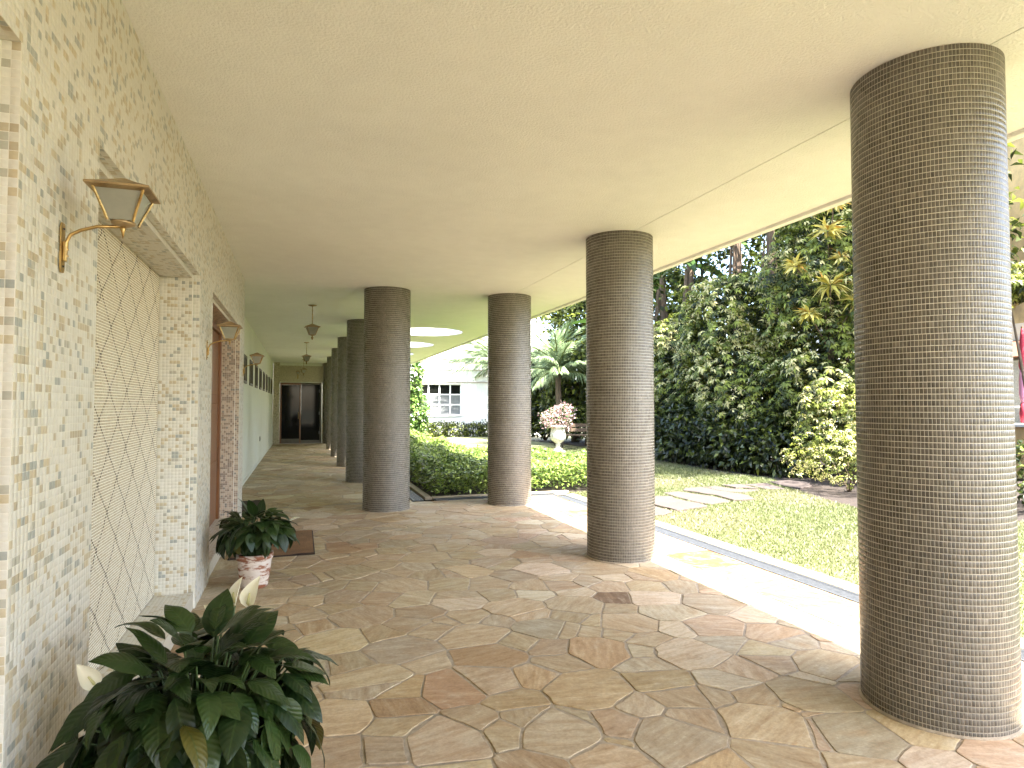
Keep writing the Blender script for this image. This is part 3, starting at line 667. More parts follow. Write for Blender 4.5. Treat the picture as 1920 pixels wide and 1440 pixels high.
def pendant(label, x, y):
    t = thing('pendant_lantern', label, 'pendant lamp', (x, y, CZ), .12, 'pendant lanterns over the corridor')
    MB().lathe([(.068, -.001), (.066, -.010), (.012, -.022), (.006, -.03)], 20).build('ceiling_rose', m_roofbrass, t, smooth=True)
    MB().tube([(0, 0, -.025), (0, 0, -.31)], .007, 6).build('stem', m_roofbrass, t)
    for z in (-.09, -.15, -.21): MB().lathe([(.004, -.014), (.011, 0), (.004, .014)], 8, (0, 0, z)).build('stem_bead', m_roofbrass, t)
    lantern_body(t, -.485, -.362, .045, .088, .115, -.305)
    MB().lathe([(.004, -.57), (.011, -.555), (.022, -.532), (.010, -.515), (.012, -.50)], 10).build('drop', m_roofbrass, t, smooth=True)
    return t
pendant('first and largest hanging lantern below the corridor ceiling', .171, 10.77)
pendant('second hanging lantern, middle of the three over the corridor', .138, 17.2)
pendant('smallest hanging lantern, farthest down the corridor near the door', .10, 23.6)

# ------------------------------------------------------------------ door mats
def mat_obj(label, x0, x1, y0, y1, m, rz=0):
    t = thing('door_mat', label, 'door mat', ((x0+x1)/2, (y0+y1)/2, .003), rz); a, b_ = (x1-x0)/2, (y1-y0)/2
    n = 10; V = []; F = []
    for i in range(n+1):
        for j in range(n+1):
            x, y = -a+2*a*i/n, -b_+2*b_*j/n; V.append((x, y, .014+.004*math.sin(3*x+5*y)+(.008 if j in (0, n) and i > 7 else 0)))
    for i in range(n):
        for j in range(n): k = i*(n+1)+j; F.append((k, k+n+1, k+n+2, k+1))
    MB().add(V, F).build('pile', m, t, smooth=True)
    MB().box(-a-.012, a+.012, -b_-.012, b_+.012, 0, .010).build('border', m_matdark, t, bevel=.003)
mat_obj('brown coir door mat lying before the wooden door, behind the potted lily', -.62, .14, 6.52, 7.70, m_mat)
mat_obj('dark mat just past the end of the mosaic wall', -.93, -.55, 9.42, 10.35, m_matdark)
m_mat.node_tree.nodes['Principled BSDF']

# ------------------------------------------------------------------ peace lilies
def lily_leaf(seed, wid, bend, fold, twist):
    r = np.random.RandomState(seed); nv_, ns = 11, 6; V = []; S = []; F = []
    ang = 0; x = z = 0; pv_ = 0
    for i in range(nv_+1):
        v = i/nv_
        ang = -bend*v**1.3; dl = v-pv_; x += math.cos(ang)*dl; z += math.sin(ang)*dl; pv_ = v
        hw = wid/2*(math.sin(math.pi*min(1, v**.82))**.85*(1-.28*v)+.012) if v < 1 else .004
        for k in range(ns+1):
            s = -1+2*k/ns; q = abs(s)
            tw = twist*v
            yy = s*hw*math.cos(fold*q); up = q*hw*math.sin(fold)*1.0-.25*hw*q*q + .010*math.sin(v*14+seed+3*np.sign(s))*q
            V.append((x-math.sin(ang)*up*1.0, yy*math.cos(tw)-up*math.sin(tw), z+math.cos(ang)*up+yy*math.sin(tw))); S.append((s, v, 0))
    for i in range(nv_):
        for k in range(ns): a = i*(ns+1)+k; F.append((a, a+ns+1, a+ns+2, a+1))
    me = np_mesh('leaf', V, F, None, S); me.materials.append(m_lily); me.polygons.foreach_set('use_smooth', [True]*len(me.polygons)); return me
LEAVES = [lily_leaf(k, w_, b_, f_, t_) for k, (w_, b_, f_, t_) in enumerate([(.54,.6,.25,.1),(.48,1.0,.35,-.2),(.56,.85,.18,.25),(.50,1.3,.4,0),(.54,.4,.22,-.1),(.46,1.1,.45,.3),(.58,.7,.15,-.25)])]
def spathe_mesh():
    V = []; S = []; F = []; n, m = 9, 6
    for i in range(n+1):
        v = i/n; hw = .33*(math.sin(math.pi*v**.75)**.8*(1-.3*v)+.02) if i < n else .004
        for k in range(m+1):
            s = -1+2*k/m; V.append((v, s*hw, .55*hw*s*s-.15*v*v)); S.append((s, v, 0))
    for i in range(n):
        for k in range(m): a = i*(m+1)+k; F.append((a, a+m+1, a+m+2, a+1))
    me = np_mesh('spathe', V, F); me.materials.append(m_spathe); me.polygons.foreach_set('use_smooth', [True]*len(me.polygons)); return me
SP = spathe_mesh()
def frame(d, up):
    d = Vector(d).normalized(); s = Vector(up).cross(d)
    if s.length < 1e-3: s = Vector((1, 0, 0)).cross(d)
    s.normalize(); n = d.cross(s); return Matrix((d, s, n)).transposed()
def lily(label, loc, pot_h, pot_r, zc_, rad, n, Lr, flowers, seed, keepout=None, low=-.35, squash=.78):
    r = np.random.RandomState(seed)
    t = thing('potted_lily', label, 'potted plant', loc)
    pot = MB().lathe([(pot_r*.74, 0), (pot_r*.80, .01), (pot_r*.93, pot_h*.45), (pot_r, pot_h*.78), (pot_r*.97, pot_h*.80), (pot_r*1.08, pot_h*.84), (pot_r*1.10, pot_h), (pot_r*.98, pot_h), (pot_r*.92, pot_h*.9)], 40).build('pot', m_terra, t, smooth=True)
    MB().lathe([(.001, pot_h*.9-.004), (pot_r*.94, pot_h*.9-.004), (pot_r*.94, pot_h*.9), (.001, pot_h*.9+.01)], 20).build('soil', m_soil, t)
    st = MB()
    ga = math.pi*(3-math.sqrt(5))
    for i in range(n):
        f = (i+.5)/n; se = 1-f*(1-low); layer = r.uniform(.92, 1.06) if r.rand() < .6 else r.uniform(.5, .9)
        phi = i*ga+r.uniform(-.35, .35); ce = math.sqrt(max(0, 1-se*se))
        o_ = Vector((math.cos(phi)*ce, math.sin(phi)*ce, se))
        P = Vector((o_.x*rad*layer, o_.y*rad*layer, zc_+o_.z*rad*squash*layer))*1.0
        P += Vector(r.uniform(-.03, .03, 3))
        L = r.uniform(*Lr); pitch = R(62)*max(0, o_.z)**3.0-R(12)-R(48)*(1-max(o_.z, 0))**1.2+r.uniform(-.45, .45)
        ph2 = phi+r.uniform(-.85, .85)
        d = Vector((math.cos(ph2)*math.cos(pitch), math.sin(ph2)*math.cos(pitch), math.sin(pitch)))
        if keepout and not keepout(Vector(loc)+P+d*L*.9): continue
        if P.z+loc[2]+d.z*L < .02: continue
        m = frame(d, (r.uniform(-.25, .25), r.uniform(-.25, .25), 1)).to_4x4(); m.translation = P
        o = link('leaf', LEAVES[r.randint(len(LEAVES))], None, t); o.matrix_local = m @ Matrix.Diagonal((L, L*r.uniform(.9, 1.15), L, 1))
        b0 = Vector((P.x*.18, P.y*.18, pot_h*.88)); mid = b0.lerp(P, .6)+Vector((0, 0, .05))
        if i % 2 == 0: st.tube([b0, mid, P], [.0045, .0038, .003], 5, False)
    for (fx, fy, fz, dx, dy, dz, ux, uy, uz, L) in flowers:
        P = Vector((fx, fy, fz)); m = frame((dx, dy, dz), (ux, uy, uz)).to_4x4(); m.translation = P
        o = link('flower', SP, None, t); o.matrix_local = m @ Matrix.Diagonal((L, L, L, 1))
        s_ = MB().tube([(.10, 0, .0), (.17, 0, .06), (.5, 0, .11)], [.02, .05, .025], 8).build('spadix', m_spadix, o, smooth=True)
        b0 = Vector((fx*.2, fy*.2, pot_h*.88)); st.tube([b0, b0.lerp(P, .55)+Vector((0, 0, .06)), P], [.004, .0035, .003], 6, False)
    st.build('stems', m_stem, t, smooth=True, kind='stuff')
    return t
lily('large dark green peace lily in the near left corner, leaves spilling over', (-.27, 2.13, 0), .33, .17, .52, .28, 400, (.12, .18),
     [(.07, .20, .30+.48, .10, -.2, 1, -1, -.6, .2, .10), (.11, .19, .29+.48, .25, -.1, 1, -.8, -1, .2, .11), (.035, .20, .28+.46, -.35, -.1, .35, 0, -1, .6, .08), (-.26, -.06, .665, -.45, -.15, .75, .55, -1, .1, .085)],
     5, lambda p: p.x > -.68, -.45)
lily('smaller peace lily in a worn white terracotta pot, farther along the wall', (-.335, 5.53, 0), .27, .128, .42, .24, 190, (.13, .19),
     [(.26, .02, .50, .8, -.2, .45, 0, 0, 1, .09)], 9, lambda p: p.x > -.69 or p.y > 5.85, -.12, .62)

# ------------------------------------------------------------------ foliage tools
LT = np.array([[0,1],[0,-1]])
def leaves(P, D, N, L, W, fold, droop, col, col_mid=None):
    P, D, N = (np.asarray(a, float) for a in (P, D, N)); n = len(P)
    D = D/np.linalg.norm(D, axis=1)[:, None]; S = np.cross(N, D); S /= np.maximum(np.linalg.norm(S, axis=1), 1e-6)[:, None]; N = np.cross(D, S)
    L, W, fold, droop = (np.broadcast_to(a, n)[:, None] for a in (L, W, fold, droop))
    V = np.stack([P, P+D*L*.42+S*W*.5+N*fold*W, P+D*L*.42-S*W*.5+N*fold*W, P+D*L*.5, P+D*L-N*droop*L], 1).reshape(-1, 3)
    f = np.array([[0,3,1],[3,4,1],[0,2,3],[3,2,4]]); F = (np.arange(n)[:, None, None]*5+f).reshape(-1, 3)
    C = np.repeat(col, 4, 0)
    if col_mid is not None: C = np.stack([col_mid, col, col_mid, col], 1).reshape(-1, 3)
    return V, F, C
def leaf_obj(name, parts, m, parent, kind=None):
    V, F, C = [], [], []; k = 0
    for v, f, c in parts: V.append(v); F.append(f+k); C.append(c); k += len(v)
    return link(name, np_mesh(name, np.vstack(V), np.vstack(F), np.vstack(C)), m, parent, kind=kind)
def lump(D, ph): return 1+.10*np.sin(D[:, 0]*5+ph)+.10*np.sin(D[:, 1]*6+2*ph)+.09*np.sin(D[:, 2]*7+3*ph)+.07*np.sin((D[:, 0]+D[:, 2])*13+ph)
def crown_pts(ells, n, r, shell=(.72, 1.02), zmin=-.75):
    w_ = np.array([e[3]*e[4]+e[3]*e[5]+e[4]*e[5] for e in ells]); w_ = w_/w_.sum(); P, O = [], []
    for k, e in enumerate(ells):
        m = int(n*w_[k])+1; D = r.normal(size=(m*3, 3)); D /= np.linalg.norm(D, axis=1)[:, None]; D = D[D[:, 2] > zmin][:m]
        rr = r.uniform(*shell, len(D))**.6*lump(D, k*1.7+e[0]); p = np.array(e[:3])+D*rr[:, None]*np.array(e[3:6])
        ok = np.ones(len(D), bool)
        for j, q in enumerate(ells):
            if j != k: ok &= (((p-np.array(q[:3]))/np.array(q[3:6]))**2).sum(1) > .45
        o_ = D/np.array(e[3:6]); o_ /= np.linalg.norm(o_, axis=1)[:, None]; P.append(p[ok]); O.append(o_[ok])
    return np.vstack(P), np.vstack(O)
def pick(r, n, pal, wts): return np.array(pal)[r.choice(len(pal), n, p=np.array(wts)/np.sum(wts))]*r.uniform(.8, 1.2, (n, 1))
def unit(a): return a/np.maximum(np.linalg.norm(a, axis=1), 1e-6)[:, None]
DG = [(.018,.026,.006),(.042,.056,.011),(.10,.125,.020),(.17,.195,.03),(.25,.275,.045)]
def simple_crown(ells, n, r, L, W, pal=DG, wts=(3,3,2,1,.5), shell=(.6, 1.02), up=.4, droop=.25):
    P, O = crown_pts(ells, n, r, shell); m = len(P)
    D = unit(O*.7+r.normal(0, .6, (m, 3))+np.array([0, 0, up-.5])*.5); N = unit(O*.7+np.array([0, 0, .8])+r.normal(0, .4, (m, 3)))
    return leaves(P, D, N, r.uniform(*L, m), r.uniform(*W, m), .12, droop, pick(r, m, pal, wts))
def whorls(ells, n, r, Lr, k=8, pal=None, cream=.4, shell=(.7, 1.02)):
    P, O = crown_pts(ells, n, r, shell); m = len(P)
    A = unit(O*.8+np.array([0, 0, .75])+r.normal(0, .25, (m, 3)))
    X = unit(np.cross(A, r.normal(size=(m, 3)))); Y = np.cross(A, X)
    L = r.uniform(*Lr, m); base = pick(r, m, DG, (2, 2, 3, 3, 2.2)); isc = r.rand(m) < np.clip(cream+.38*np.sin(P[:, 0]*2.1+P[:, 2]*1.7)*np.sin(P[:, 1]*1.9-P[:, 2]*1.3+1), .03, .95)
    crm = np.array([.62, .56, .24])*r.uniform(.7, 1.15, (m, 1)); parts = []
    for i in range(k):
        t = 2*math.pi*i/k+r.uniform(-.25, .25, m); dr = r.uniform(.15, .65, m)
        D = X*np.cos(t)[:, None]+Y*np.sin(t)[:, None]-A*dr[:, None]*.8+np.array([0, 0, -.12])
        v = r.rand(m) < .72
        cm = np.where((isc & v)[:, None], crm, base*1.15); ct = np.where((isc & v & (r.rand(m) < .55))[:, None], crm*.9, base)
        parts.append(leaves(P+D*.015, D, A, L*r.uniform(.75, 1.1, m), L*.33, .08, .2, ct, cm))
    return parts
def trunk(t, base, tops, r0, mat_=None, name='trunk'):
    m = MB(); b0 = Vector(base)
    for k, tp in enumerate(tops):
        tp = Vector(tp); mid = b0.lerp(tp, .45)+Vector(rng.uniform(-.15, .15, 3)); m.tube([b0+Vector(rng.uniform(-.3, .3, 3))*r0, b0.lerp(mid, .5), mid, tp], [r0, r0*.8, r0*.55, r0*.2], 7)
    return m.build(name, mat_ or m_bark, t, smooth=True)
def shrub(name, label, cat, ells, parts, leafm=None, r0=.06, group=None):
    c = np.array(ells)[:, :3]; x, y = c[:, 0].mean(), c[:, 1].mean()
    t = thing(name, label, cat, (x, y, 0), 0, group)
    parts = [(v-np.array([x, y, 0]), f, cc_) for v, f, cc_ in parts]
    leaf_obj('crown', parts, leafm or m_leafv, t)
    trunk(t, (0, 0, -.03), [tuple(q-np.array([x, y, 0])) for q in c], r0)
    return t
def rs(k): return np.random.RandomState(k)

# ------------------------------------------------------------------ hedge bed, lawn blades (uncountable)
r = rs(3)
BED = [(2.02,10.0),(5.4,10.0),(5.95,11),(6.15,13.0),(4.2,13.8),(3.9,16),(4.3,28.8),(2.02,28.8)]
def bed_h(x, y): return .40+.05*np.sin(x*2.3+y*1.7)+.05*np.sin(x*4.1-y*2.9)+.03*np.sin(y*7+x*5)-.26*np.exp(-((np.minimum(y-10.0, x-2.02))/.10).clip(0)**1.2)
P = np.c_[r.uniform(2, 6.2, 150000), r.uniform(9.95, 28.9, 150000)]; P = P[in_poly(P, BED)]
keepp = r.rand(len(P)) < np.clip(1.25-(P[:, 1]-10)/14, .22, 1); P = P[keepp]; m = len(P)
hz = bed_h(P[:, 0], P[:, 1])*np.where(r.rand(m) < .62, r.uniform(.88, 1.06, m), r.uniform(.1, .9, m))
D = unit(np.c_[r.normal(0, 1, (m, 2)), r.uniform(-.5, .8, m)]); N = unit(np.c_[r.normal(0, .4, (m, 2)), np.ones(m)])
far = 1+np.clip(P[:, 1]-14, 0, 12)/12
col = pick(r, m, [(.09,.14,.03),(.17,.24,.05),(.27,.36,.075),(.38,.46,.12),(.06,.10,.028)], (2, 3, 3, 1.6, 1.5))
hb = leaf_obj('ground_cover', [leaves(np.c_[P, hz], D, N, r.uniform(.055, .10, m)*far, r.uniform(.03, .05, m)*far, .12, .2, col)], m_leafh, None, 'stuff')
tag(hb, 'low dense leafy green ground cover filling the bed, half in shade', 'ground cover')
r = rs(4)
P = np.c_[r.uniform(4.28, 11, 520000), r.uniform(1.5, 20.5, 520000)]
P = P[in_poly(P, LAWN)]; dist = np.hypot(P[:, 0], P[:, 1]); P = P[r.rand(len(P)) < np.clip((7.5/dist)**1.3, .10, 1)]
for q in PATH:
    c = np.mean(q, 0); P = P[~in_poly(c+(P-c)*1.03, q)]
m = len(P); dist = np.hypot(P[:, 0], P[:, 1]); sz = np.clip(dist/6, .8, 2.2)
hh = r.uniform(.014, .034, m)*sz**.5; ww = r.uniform(.0035, .006, m)*sz; t = r.uniform(0, 6.28, m); ln = r.normal(0, .016, (m, 2))*sz[:, None]**.5
B0 = np.c_[P, np.full(m, -.013)]; sd = np.c_[np.cos(t), np.sin(t), 0*t]*ww[:, None]
V = np.stack([B0-sd, B0+sd, B0+np.c_[ln, hh]], 1).reshape(-1, 3)
patch = np.sin(P[:, 0]*1.7+P[:, 1]*.9)+np.sin(P[:, 0]*.8-P[:, 1]*2.1)+r.normal(0, .8, m)
gc = np.where((patch > .9)[:, None], np.array([.22, .21, .11]), np.array([.135, .155, .058]))*r.uniform(.7, 1.3, (m, 1))
gl = link('lawn_grass', np_mesh('lawn_grass', V, np.arange(m*3).reshape(-1, 3), gc), m_grass, None, kind='stuff')
tag(gl, 'short mown grass of the sunlit lawn', 'grass')

# ------------------------------------------------------------------ shrubs and trees at the back of the lawn
UP = (2, 3, 3, 2, 1.2)
def sch(label, ells, n, seed, cream=.4, L=(.10, .165)):
    return shrub('schefflera_shrub', label, 'shrub', ells, whorls(ells, int(n*1.5), rs(seed), L, 8, cream=cream)+[simple_crown(ells, n*3, rs(seed+50), (.09, .16), (.04, .06), DG, (4, 2, 1, .1, .05), shell=(.2, .62))], group='variegated shrubs behind the lawn')  # inner leaves picked dark, putting shade between the whorls into their colour
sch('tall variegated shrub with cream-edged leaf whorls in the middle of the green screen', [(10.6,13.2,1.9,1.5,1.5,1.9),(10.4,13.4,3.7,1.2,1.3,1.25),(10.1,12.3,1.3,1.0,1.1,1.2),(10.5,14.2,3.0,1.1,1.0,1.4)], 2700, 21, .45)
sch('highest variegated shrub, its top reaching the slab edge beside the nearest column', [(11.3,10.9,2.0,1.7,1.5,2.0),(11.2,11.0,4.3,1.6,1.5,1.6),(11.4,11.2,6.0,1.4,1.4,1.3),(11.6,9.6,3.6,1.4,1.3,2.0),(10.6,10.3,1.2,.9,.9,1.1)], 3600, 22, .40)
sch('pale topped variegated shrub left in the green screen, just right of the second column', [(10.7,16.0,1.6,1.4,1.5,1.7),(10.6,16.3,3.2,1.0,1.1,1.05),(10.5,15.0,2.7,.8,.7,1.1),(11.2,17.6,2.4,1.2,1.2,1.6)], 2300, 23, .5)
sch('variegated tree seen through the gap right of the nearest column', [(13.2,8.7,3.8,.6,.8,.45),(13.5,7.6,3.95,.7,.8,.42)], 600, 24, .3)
for k, (x, y, s, h, lab) in enumerate([(9.55,15.2,.95,1.15,'dark glossy low shrub at the left foot of the green screen'), (9.5,13.7,.95,1.25,'dark glossy shrub at the shaded middle foot of the green screen'),
                                  (9.45,12.3,.9,1.2,'dark glossy low shrub in front of the tall variegated shrub'), (9.6,11.1,.8,1.0,'dark glossy shrub beside the end of the stone path')]):
    e = [(x, y, h*.42, s, s, h*.62), (x+.2, y+.3, h*.8, s*.8, s*.8, h*.5)]
    shrub('dark_shrub', lab, 'shrub', e, [simple_crown(e, 2600, rs(60+k), (.12, .20), (.06, .10), DG, (6, 3, 1, .1, .02), (.35, 1.02), .1, .35)], m_leafd, .03, 'dark low shrubs along the lawn')
e = [(8.75,8.75,.55,.75,.8,.45),(8.5,8.2,.45,.5,.6,.38),(9.2,8.3,.65,.7,.8,.5)]
shrub('variegated_bush', 'low airy pale variegated bush over dark soil beside the lawn', 'bush', e, whorls(e, 900, rs(70), (.045, .085), 6, cream=.6), None, .02)
e = [(9.7,9.7,1.0,.6,.7,.9),(10.2,9.0,1.1,.7,.9,1.0)]
shrub('leafy_bush', 'bright sunlit leafy bush between the low bush and the tall screen', 'bush', e, whorls(e, 900, rs(71), (.09, .14), 7, cream=.35), None, .03)
e = [(9.7,6.2,.45,.8,.7,.5),(10.3,5.6,.6,.8,.7,.6)]
shrub('dark_bush', 'low dark bush with a white bloom right of the nearest column', 'bush', e, [simple_crown(e, 2600, rs(72), (.07, .12), (.035, .06), DG, (4, 4, 2, .5, .2))], m_leafd, .02)
cr = thing('croton_shrub', 'slender croton with bright yellow leaf rosettes near the nearest column', 'shrub', (11.1, 11.0, 0))
r = rs(130); m_ = MB(); cparts = []
for (x, y, z, L) in ((-1.1, -1.05, 4.95, .36), (-1.1, -1.1, 3.85, .40), (-.8, -1.1, 4.4, .30), (-1.35, -.8, 3.3, .28), (-1.0, -1.1, 5.5, .3), (-1.5, -.6, 4.3, .3), (-.7, -1.3, 3.5, .3)):
    m_.tube([(0, 0, -.02), (.05, .1, z*.5), (x*.15, y*.15, z*.82), (x, y, z)], [.035, .028, .02, .01], 6); k = 44
    t_ = r.uniform(0, 6.28, k); e_ = r.uniform(-.5, 1.1, k); D = np.c_[np.cos(t_)*np.cos(e_), np.sin(t_)*np.cos(e_), np.sin(e_)]
    cparts.append(leaves(np.tile((x, y, z), (k, 1))+D*.03, D, np.tile((0, 0, 1.), (k, 1))+r.normal(0, .3, (k, 3)), r.uniform(.7, 1.1, k)*L, .075, .1, .35, pick(r, k, [(.55,.46,.10),(.62,.55,.20),(.34,.30,.06),(.45,.25,.05)], (3, 4, 1, 1))))
m_.build('trunk', m_bark, cr, smooth=True); leaf_obj('crown', cparts, m_leafv, cr)
# tall backdrop trees
for k, (x, y, s, h, lab) in enumerate([(15.6,13.2,2.4,9.5,'tall dense tree rising behind the highest variegated shrub'), (14.8,15.3,2.9,10.5,'tall dense tree behind the banana-like palms, centre of the screen'),
                                  (14.2,19.0,2.9,10.0,'tall dense tree behind the pale topped shrub'), (12.6,22.5,2.4,8.6,'dense broadleaf tree left of the screen, behind the second column'),
                                  (10.7,23.8,1.55,7.4,'dark leafy tree behind the small feathery palm')]):
    e = [(x, y, h*.30, s, s, h*.30), (x+.3, y-.4, h*.62, s*.95, s, h*.26), (x-.5, y+.6, h*.82, s*.7, s*.7, h*.2), (x-.3, y-1.0, h*.45, s*.8, s*.8, h*.22)]
    shrub('backdrop_tree', lab, 'tree', e, [simple_crown(e, 8000, rs(80+k), (.18, .34), (.09, .17), DG, (3, 3, 3, 1.5, .6), (.45, 1.03), .2, .3)], None, .16, 'tall trees behind the garden')
e = [(11.7,7.6,9.3,2.2,2.1,1.5),(12.4,8.6,8.6,1.6,1.6,1.2),(11.0,9.3,9.9,1.6,1.6,1.2),(12.6,10.2,9.6,1.7,1.6,1.2)]
t = thing('shade_tree', 'tall tree behind the nearest column, its high crown shading the back of the lawn', 'tree', (12.1, 8.6, 0))
leaf_obj('crown', [(v-np.array([12.1, 8.6, 0]), f, c) for v, f, c in [simple_crown(e, 9000, rs(97), (.20, .34), (.10, .17), DG, (2, 3, 3, 1.5, .6), (.3, 1.02))]], m_leafv, t)
trunk(t, (0, 0, -.03), [(-.4, -1.0, 9), (.3, 0, 8.5), (-1.1, .7, 9.6), (.5, 1.5, 9.4)], .2)
e = [(9.6,22.2,.9,1.2,1.0,.9),(10.8,21.0,.9,1.2,1.1,.9),(11.4,19.5,1.0,1.2,1.2,1.0)]
shrub('dark_hedge', 'dark shaded shrubbery behind the flower urn', 'shrub', e, [simple_crown(e, 4200, rs(90), (.12, .22), (.06, .10), DG, (4, 4, 2, .4, .1), (.35, 1.02))], m_leafd, .05)
e = [(9.6,25.6,.9,1.2,.9,1.1),(9.9,25.8,2.6,.9,.8,1.3),(10.6,25.2,1.6,.9,.9,1.5)]
shrub('dark_hedge', 'dark leafy shrub against the white house, left of the feathery palm', 'shrub', e, [simple_crown(e, 11000, rs(96), (.16, .26), (.09, .14), DG, (4, 3, 2, .6, .2), (.1, 1.02))], m_leafd, .05)
e = [(4.25,26.0,1.0,.72,.8,1.2),(4.2,26.2,2.5,.62,.7,1.2),(4.2,26.4,3.7,.55,.6,.8)]
shrub('climbing_shrub', 'tall leafy climber left of the white house window', 'climber', e, [simple_crown(e, 4200, rs(91), (.14, .24), (.09, .14), [(.04,.08,.02),(.08,.15,.03),(.14,.23,.05),(.20,.30,.07)], (2, 3, 3, 1.5), (.5, 1.02))], m_leafd, .05)
for k, (x0, x1) in enumerate(((4.9, 7.4), (7.4, 10.2))):
    e = [(x0+.5,29.2,.25,.7,.45,.42),(x0+1.3,29.25,.3,.7,.45,.42),(x1-.5,29.2,.25,.7,.45,.42)]
    shrub('low_hedge', ['low dark hedge under the white house window', 'low dark hedge at the right foot of the white house'][k], 'hedge', e, [simple_crown(e, 2400, rs(93+k), (.10, .18), (.05, .09), DG, (3, 3, 2, .8, .3), (.4, 1.02))], m_leafd, .02)
# paddle-leaf palms (strelitzia)
def paddle_mesh(seed):
    r = rs(seed); V = []; F = []; n, ms = 12, 4
    for i in range(n+1):
        v = i/n; hw = .17*(math.sin(math.pi*v**.7)**.7)+.004
        for k in range(ms+1):
            s = -1+2*k/ms; V.append((v-.12*v*v, s*hw, -.35*v*v+.5*hw*abs(s)+r.uniform(-.012, .012)))
    for i in range(n):
        for k in range(ms): a = i*(ms+1)+k; F.append((a, a+ms+1, a+ms+2, a+1))
    g_ = np.array([(.06,.12,.028),(.09,.17,.035),(.05,.095,.025)][seed % 3]); me = np_mesh('paddle_leaf', V, F, np.tile(g_, (len(F), 1))); me.materials.append(m_leafd); return me
PAD = [paddle_mesh(k) for k in range(3)]
for k, (x, y, h, n, lab) in enumerate([(11.9,19.2,6.0,11,'paddle-leaved palm with brown fibrous trunk, leftmost behind the pale topped shrub'), (11.8,17.4,6.3,11,'paddle-leaved palm with brown trunk, above the dip between two variegated shrubs'),
                                  (11.9,15.2,7.0,10,'tallest paddle-leaved palm with brown trunk under the slab edge'), (12.3,14.3,6.6,9,'paddle-leaved palm with brown trunk, rightmost below the slab edge'), (11.6,21.5,3.6,10,'paddle-leaved palm with large drooping leaves behind the second column')]):
    t = thing('paddle_palm', lab, 'palm', (x, y, -.02), 0, 'paddle-leaved palms'); r = rs(100+k)
    pts_ = [(0, 0, 0), (.06, .03, h*.35), (.02, -.05, h*.7), (.05, 0, h)]
    MB().tube(pts_, [.17, .14, .13, .10], 9).build('trunk', m_fibre, t, smooth=True)
    for i in range(4):
        a = r.uniform(0, 6.28); MB().tube([(.12*math.cos(a), .12*math.sin(a), h*.92), (.2*math.cos(a), .2*math.sin(a), h*.75), (.19*math.cos(a), .19*math.sin(a), h*.45)], [.03, .05, .012], 5).build('dead_leaf_sheath', m_fibre, t)
    for i in range(n):
        a = i*2.4+r.uniform(-.3, .3); e_ = r.uniform(.15, 1.15); L = r.uniform(1.3, 2.0)
        st_ = Vector((math.cos(a)*math.cos(e_), math.sin(a)*math.cos(e_), math.sin(e_)))*r.uniform(.7, 1.2)+Vector((0, 0, h))
        MB().tube([(0, 0, h-.1), tuple(st_)], [.03, .016], 6).build('leaf_stalk', m_stem, t)
        d = Vector((math.cos(a)*math.cos(e_-.4), math.sin(a)*math.cos(e_-.4), math.sin(e_-.4)))
        o = link('paddle_leaf', PAD[i % 3], None, t, True); m4 = frame(d, (0, 0, 1)).to_4x4(); m4.translation = st_; o.matrix_local = m4 @ Matrix.Diagonal((L, L, L, 1))
# feathery palms
def frond_mesh(seed):
    r = rs(seed); P, D, N = [], [], []; n = 32
    rach = [Vector((v, 0, .32*v-.55*v*v)) for v in np.linspace(0, 1, 9)]
    for i in range(n):
        v = .10+.9*i/n
        for s in (-1, 1):
            P.append((v, 0, .32*v-.55*v*v)); D.append((.75+.5*v, s*(1-.55*v), -.28+r.uniform(-.12, .12))); N.append((0, 0, 1))
    m = len(P); vv = np.array(P)[:, 0]; L = .36*np.sin(np.pi*np.clip(vv, .12, .93))**.6
    V, F, C = leaves(P, D, N, L, .016, .1, .35, pick(r, m, [(.22,.29,.15),(.28,.35,.19),(.16,.22,.10)], (1, 1, 1)))
    b_ = MB().tube(rach, [.014]*8+[.004], 5, False); k = len(V); q = np.array(b_.f)
    F = np.vstack([F, q[:, [0, 1, 2]]+k, q[:, [0, 2, 3]]+k]); C = np.vstack([C, np.tile((.16, .19, .07), (2*len(q), 1))])
    me = np_mesh('frond', np.vstack([V, np.array(b_.v)]), F, C); me.materials.append(m_leafv); return me
FR = [frond_mesh(200+k) for k in range(3)]
for k, (x, y, h, L, n, lab) in enumerate([(9.0,21.6,2.65,1.95,34,'feathery pale green palm rising behind the flower urn'), (8.85,28.6,3.3,2.3,30,'feathery palm against the white house, mostly hidden by a column')]):
    t = thing('feather_palm', lab, 'palm', (x, y, -.02)); r = rs(110+k)
    MB().tube([(0, 0, 0), (.03, 0, h*.5), (0, 0, h)], [.15, .11, .10], 10).build('trunk', m_bark, t, smooth=True)
    for i in range(n):
        a = i*2.399; f = i/n; e_ = 1.35-1.55*f+r.uniform(-.12, .12)
        m4 = frame((math.cos(a)*math.cos(e_), math.sin(a)*math.cos(e_), math.sin(e_)), (0, 0, 1)).to_4x4(); m4.translation = Vector((0, 0, h))
        o = link('frond', FR[i % 3], None, t); q = L*r.uniform(.85, 1.1); o.matrix_local = m4 @ Matrix.Diagonal((q, q, q, 1))
t = thing('slender_tree', 'slender dark trunk standing right of the flower urn', 'tree', (10.05, 21.3, -.02))
trunk(t, (0, 0, 0), [(.1, .1, 3.2), (.5, .2, 3.0)], .11)
e = np.array([(0, 0, 3.5, .9, .9, .7)]); leaf_obj('crown', [simple_crown(e, 1200, rs(95), (.14, .24), (.07, .12))], m_leafv, t)

